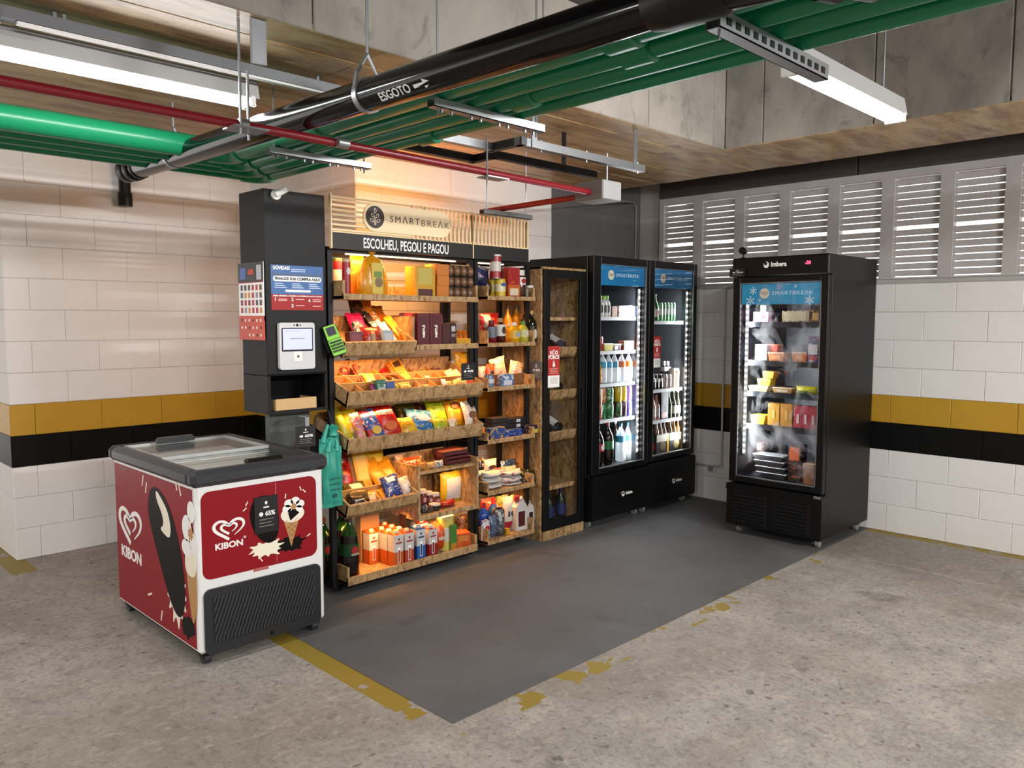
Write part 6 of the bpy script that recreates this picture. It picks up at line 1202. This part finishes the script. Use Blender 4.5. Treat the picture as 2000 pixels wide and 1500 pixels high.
I('bottle', 'beer_bottle', 'bottle', 'second pink bottle on the fourth shelf', (5.449, 3.772, 0.721), (0.055, 0.055, 0.213), 'd8a09a 8a1c24 e8dcd4', p='beer')
I('bottle', 'beer_bottle', 'bottle', 'dark green bottle with pale cap, first right of the black box', (5.624, 3.772, 0.721), (0.055, 0.055, 0.224), '2a3a1c d8c8a0 3a4a2a', p='beer')
I('bottle', 'beer_bottle', 'bottle', 'dark green bottle with pale cap, second right of the black box', (5.690, 3.772, 0.721), (0.055, 0.055, 0.226), '2a3a24 c8d09a e0dcc8', p='beer')
I('bottle', 'beer_bottle', 'bottle', 'dark green bottle with pale cap, third right of the black box', (5.759, 3.772, 0.721), (0.055, 0.055, 0.220), '2a2a1c d0d0a0 e0d8c8', p='beer')
I('box', 'drink_box', 'box', 'black gift box among the bottles of the fourth shelf', (5.533, 3.775, 0.721), (0.101, 0.060, 0.234), '141214', lab='2a2624', lab2='d8a0a0', lz2=(.05,.25))
I('bottle', 'beer_bottle', 'bottle', 'small green bottle left of the beer carriers', (5.422, 3.792, 0.435), (0.055, 0.055, 0.210), '1c5a34 c8d0a0 b8302c', p='beer')
I('carrier', 'beer_carrier', 'beer pack', 'black and white beer carrier with bottles, the left one', (5.512, 3.805, 0.435), (0.177, 0.120, 0.263), '1c1814 8a7a4a')
I('carrier', 'beer_carrier', 'beer pack', 'black and white beer carrier with bottles, the right one', (5.711, 3.805, 0.435), (0.201, 0.120, 0.259), '1c1814 8a7a4a')
# frosted cooler
I('box', 'frozen_box', 'box', 'pink frozen dessert box on the top shelf of the frosted cooler', (5.295, 2.758, 1.529), (0.115, 0.100, 0.070), 'd890b8 f0d8e4 b85a90', (0, 0, -90), lab='c04a70', lx=.25, lz=(.35,.65))
I('box', 'frozen_box', 'box', 'black frozen meal box left of centre on the top shelf', (5.345, 2.689, 1.529), (0.067, 0.100, 0.064), '1c1a20 3a3440 c8c4c8', (0, 0, -90))
I('box', 'pizza_box', 'box', 'flat pizza box with tan and white print on the top shelf', (5.305, 2.503, 1.529), (0.191, 0.120, 0.078), 'd8c09a 2a2428 e8e0d4', (0, 0, -90), lab='e8d8b0', lx=.4, lz=(.1,.9))
I('box', 'frozen_box', 'box', 'dark frozen box with orange picture at the right of the top shelf', (5.295, 2.361, 1.529), (0.075, 0.100, 0.114), '1c1c24 e09a4a 2a2a34', (0, 0, -90), lab='e8b870', lx=.3, lz=(.1,.55))
I('box', 'frozen_box', 'box', 'small white box stacked above the pink dessert box', (5.295, 2.746, 1.601), (0.043, 0.080, 0.045), 'e8e8ee', (0, 0, -90))
I('tray_pack', 'frozen_tray', 'food tray', 'orange frozen meal tray, the left one on the second shelf', (5.295, 2.637, 1.257), (0.119, 0.100, 0.060), 'e08448 e8c0a0', (0, 0, -90), lab='e8a070')
I('tray_pack', 'frozen_tray', 'food tray', 'orange frozen meal tray, the right one on the second shelf', (5.295, 2.465, 1.257), (0.106, 0.100, 0.066), 'e08448 e8c0a0', (0, 0, -90), lab='e8a070')
I('tray_pack', 'frozen_tray', 'food tray', 'red-orange tray standing on the left orange tray', (5.295, 2.666, 1.319), (0.074, 0.080, 0.052), 'd8502c e87a50', (0, 0, -90))
I('box', 'frozen_box', 'box', 'lilac box at the left of the second shelf of the frosted cooler', (5.295, 2.750, 1.257), (0.090, 0.100, 0.112), 'c8c0d8 e8e4f0 a8a0c0', (0, 0, -90))
I('box', 'frozen_box', 'box', 'white, red and violet frozen box at the right of the second shelf', (5.295, 2.372, 1.257), (0.080, 0.100, 0.173), '3a2a7a e8e4ec c02a44', (0, 0, -90), lab='ece8ec', lx=.4, lz=(.3,.7), lab2='c83a50', lz2=(.08,.26))
I('tray_pack', 'frozen_tray', 'food tray', 'white and yellow tray at the left of the third shelf', (5.295, 2.764, 1.036), (0.151, 0.100, 0.037), 'ecdca0 f0ece0', (0, 0, -90), lab='e8c84a')
I('tray_pack', 'frozen_tray', 'food tray', 'bright yellow tray stacked on the left tray of the third shelf', (5.295, 2.727, 1.077), (0.103, 0.080, 0.048), 'ecc81c f4dc50', (0, 0, -90))
I('tray_pack', 'frozen_tray', 'food tray', 'topmost orange-yellow tray of the third shelf stack', (5.305, 2.701, 1.129), (0.086, 0.080, 0.051), 'e8b03a f0c860', (0, 0, -90))
I('tray_pack', 'frozen_tray', 'food tray', 'tan tray in the middle of the third shelf', (5.295, 2.583, 1.036), (0.143, 0.100, 0.035), 'd8a868 e8d0a8', (0, 0, -90), lab='f0e0c0')
I('bag', 'frozen_bag', 'bag', 'yellow and green frozen bag at the right of the third shelf', (5.285, 2.414, 1.036), (0.177, 0.080, 0.053), 'e8e01c 6aa84a f0e850', (0, 0, -90))
I('tray_pack', 'frozen_tray', 'food tray', 'yellow tray at the left of the fourth shelf', (5.295, 2.761, 0.801), (0.110, 0.100, 0.064), 'ecc41c f4dc3a', (0, 0, -90))
I('box', 'frozen_box', 'box', 'amber yellow upright box, the left of two on the fourth shelf', (5.275, 2.642, 0.801), (0.085, 0.060, 0.158), 'e0a02a e0a02a c88a1c', (0, 0, -90), lab='f0c860', lx=.12, lz=(.3,.7))
I('box', 'frozen_box', 'box', 'amber yellow upright box, the right of two on the fourth shelf', (5.275, 2.548, 0.801), (0.083, 0.060, 0.159), 'd89830 d89830 c08020', (0, 0, -90), lab='f0c060', lx=.12, lz=(.3,.7))
I('box', 'frozen_box', 'box', 'crimson upright box, first of three on the fourth shelf', (5.275, 2.464, 0.801), (0.053, 0.060, 0.153), 'c8344a', (0, 0, -90), lab='f0d8d8', lx=.16, lz=(.2,.62))
I('box', 'frozen_box', 'box', 'crimson upright box, second of three on the fourth shelf', (5.275, 2.409, 0.801), (0.051, 0.060, 0.154), 'c8344a', (0, 0, -90), lab='f0d8d8', lx=.16, lz=(.2,.62))
I('box', 'frozen_box', 'box', 'crimson upright box, third of three on the fourth shelf', (5.275, 2.356, 0.801), (0.049, 0.060, 0.154), 'c8344a', (0, 0, -90), lab='f0d8d8', lx=.16, lz=(.2,.62))
I('tray_pack', 'frozen_tray', 'food tray', 'dark frozen meal tray with clear lid, lowest of the bottom stack', (5.325, 2.659, 0.418), (0.231, 0.120, 0.038), '1c1c20 a8acb0', (0, 0, -90))
I('tray_pack', 'frozen_tray', 'food tray', 'dark frozen meal tray with clear lid, second lowest of the bottom stack', (5.325, 2.668, 0.460), (0.232, 0.120, 0.038), '1c1c20 a8acb0', (0, 0, -90))
I('tray_pack', 'frozen_tray', 'food tray', 'dark frozen meal tray with clear lid, second highest of the bottom stack', (5.325, 2.678, 0.502), (0.232, 0.120, 0.038), '1c1c20 a8acb0', (0, 0, -90))
I('tray_pack', 'frozen_tray', 'food tray', 'dark frozen meal tray with clear lid, highest of the bottom stack', (5.325, 2.687, 0.544), (0.233, 0.120, 0.038), '1c1c20 a8acb0', (0, 0, -90))
I('box', 'frozen_box', 'box', 'orange and white box on the cooler floor at the left', (5.535, 2.896, 0.418), (0.115, 0.080, 0.215), '7a3418 c8b8a8 5a2010', (0, 0, -90), lab='ece0d4', lz=(.7,.95))
I('box', 'frozen_box', 'box', 'dark box with orange picture at the right of the cooler floor', (5.325, 2.494, 0.418), (0.091, 0.100, 0.253), '2a1c18 d8602c 4a2a20', (0, 0, -90), lab='e07040', lx=.4, lz=(.6,.95))
I('tray_pack', 'frozen_tray', 'food tray', 'tan tray at the right edge of the cooler floor', (5.295, 2.375, 0.418), (0.081, 0.100, 0.142), 'b8764a d8b090', (0, 0, -90))
# wine cabinet
I('bottle', 'wine_bottle', 'wine', 'dark wine bottle lying in the upper bin of the wine cabinet, left one', (4.185, 3.785, 1.353), (0.076, 0.076, 0.290), '0c0f0c 101012 e8e8e4', (-66, 0, 0), p='wine', lz=(.12,.44))
I('bottle', 'wine_bottle', 'wine', 'dark wine bottle lying in the upper bin of the wine cabinet, right one', (4.290, 3.785, 1.353), (0.076, 0.076, 0.290), '0c0f0c 101012 e8e8e4', (-66, 0, 0), p='wine', lz=(.12,.44))
I('bottle', 'wine_bottle', 'wine', 'dark wine bottle lying in the middle bin of the wine cabinet, beside the warning sign', (4.270, 3.785, 1.051), (0.076, 0.076, 0.290), '0c0f0c 101012 e8e8e4', (-66, 0, 0), p='wine', lz=(.12,.44))
I('bottle', 'wine_bottle', 'wine', 'dark wine bottle lying in the lower bin of the wine cabinet, left one', (4.165, 3.785, 0.759), (0.076, 0.076, 0.290), '0c0f0c 101012 e8e8e4', (-66, 0, 0), p='wine', lz=(.12,.44))
I('bottle', 'wine_bottle', 'wine', 'dark wine bottle lying in the lower bin of the wine cabinet, right one', (4.270, 3.785, 0.759), (0.076, 0.076, 0.290), '0c0f0c 101012 e8e8e4', (-66, 0, 0), p='wine', lz=(.12,.44))
I('bottle', 'wine_bottle', 'wine', 'standing wine bottle with dark blue label, left one at the cabinet foot', (4.170, 3.800, 0.086), (0.078, 0.078, 0.235), '14200f 16204a 24306a', p='wine')
I('bottle', 'wine_bottle', 'wine', 'standing wine bottle with dark blue label, right one at the cabinet foot', (4.300, 3.800, 0.086), (0.078, 0.078, 0.245), '14200f 16204a 24306a', p='wine')
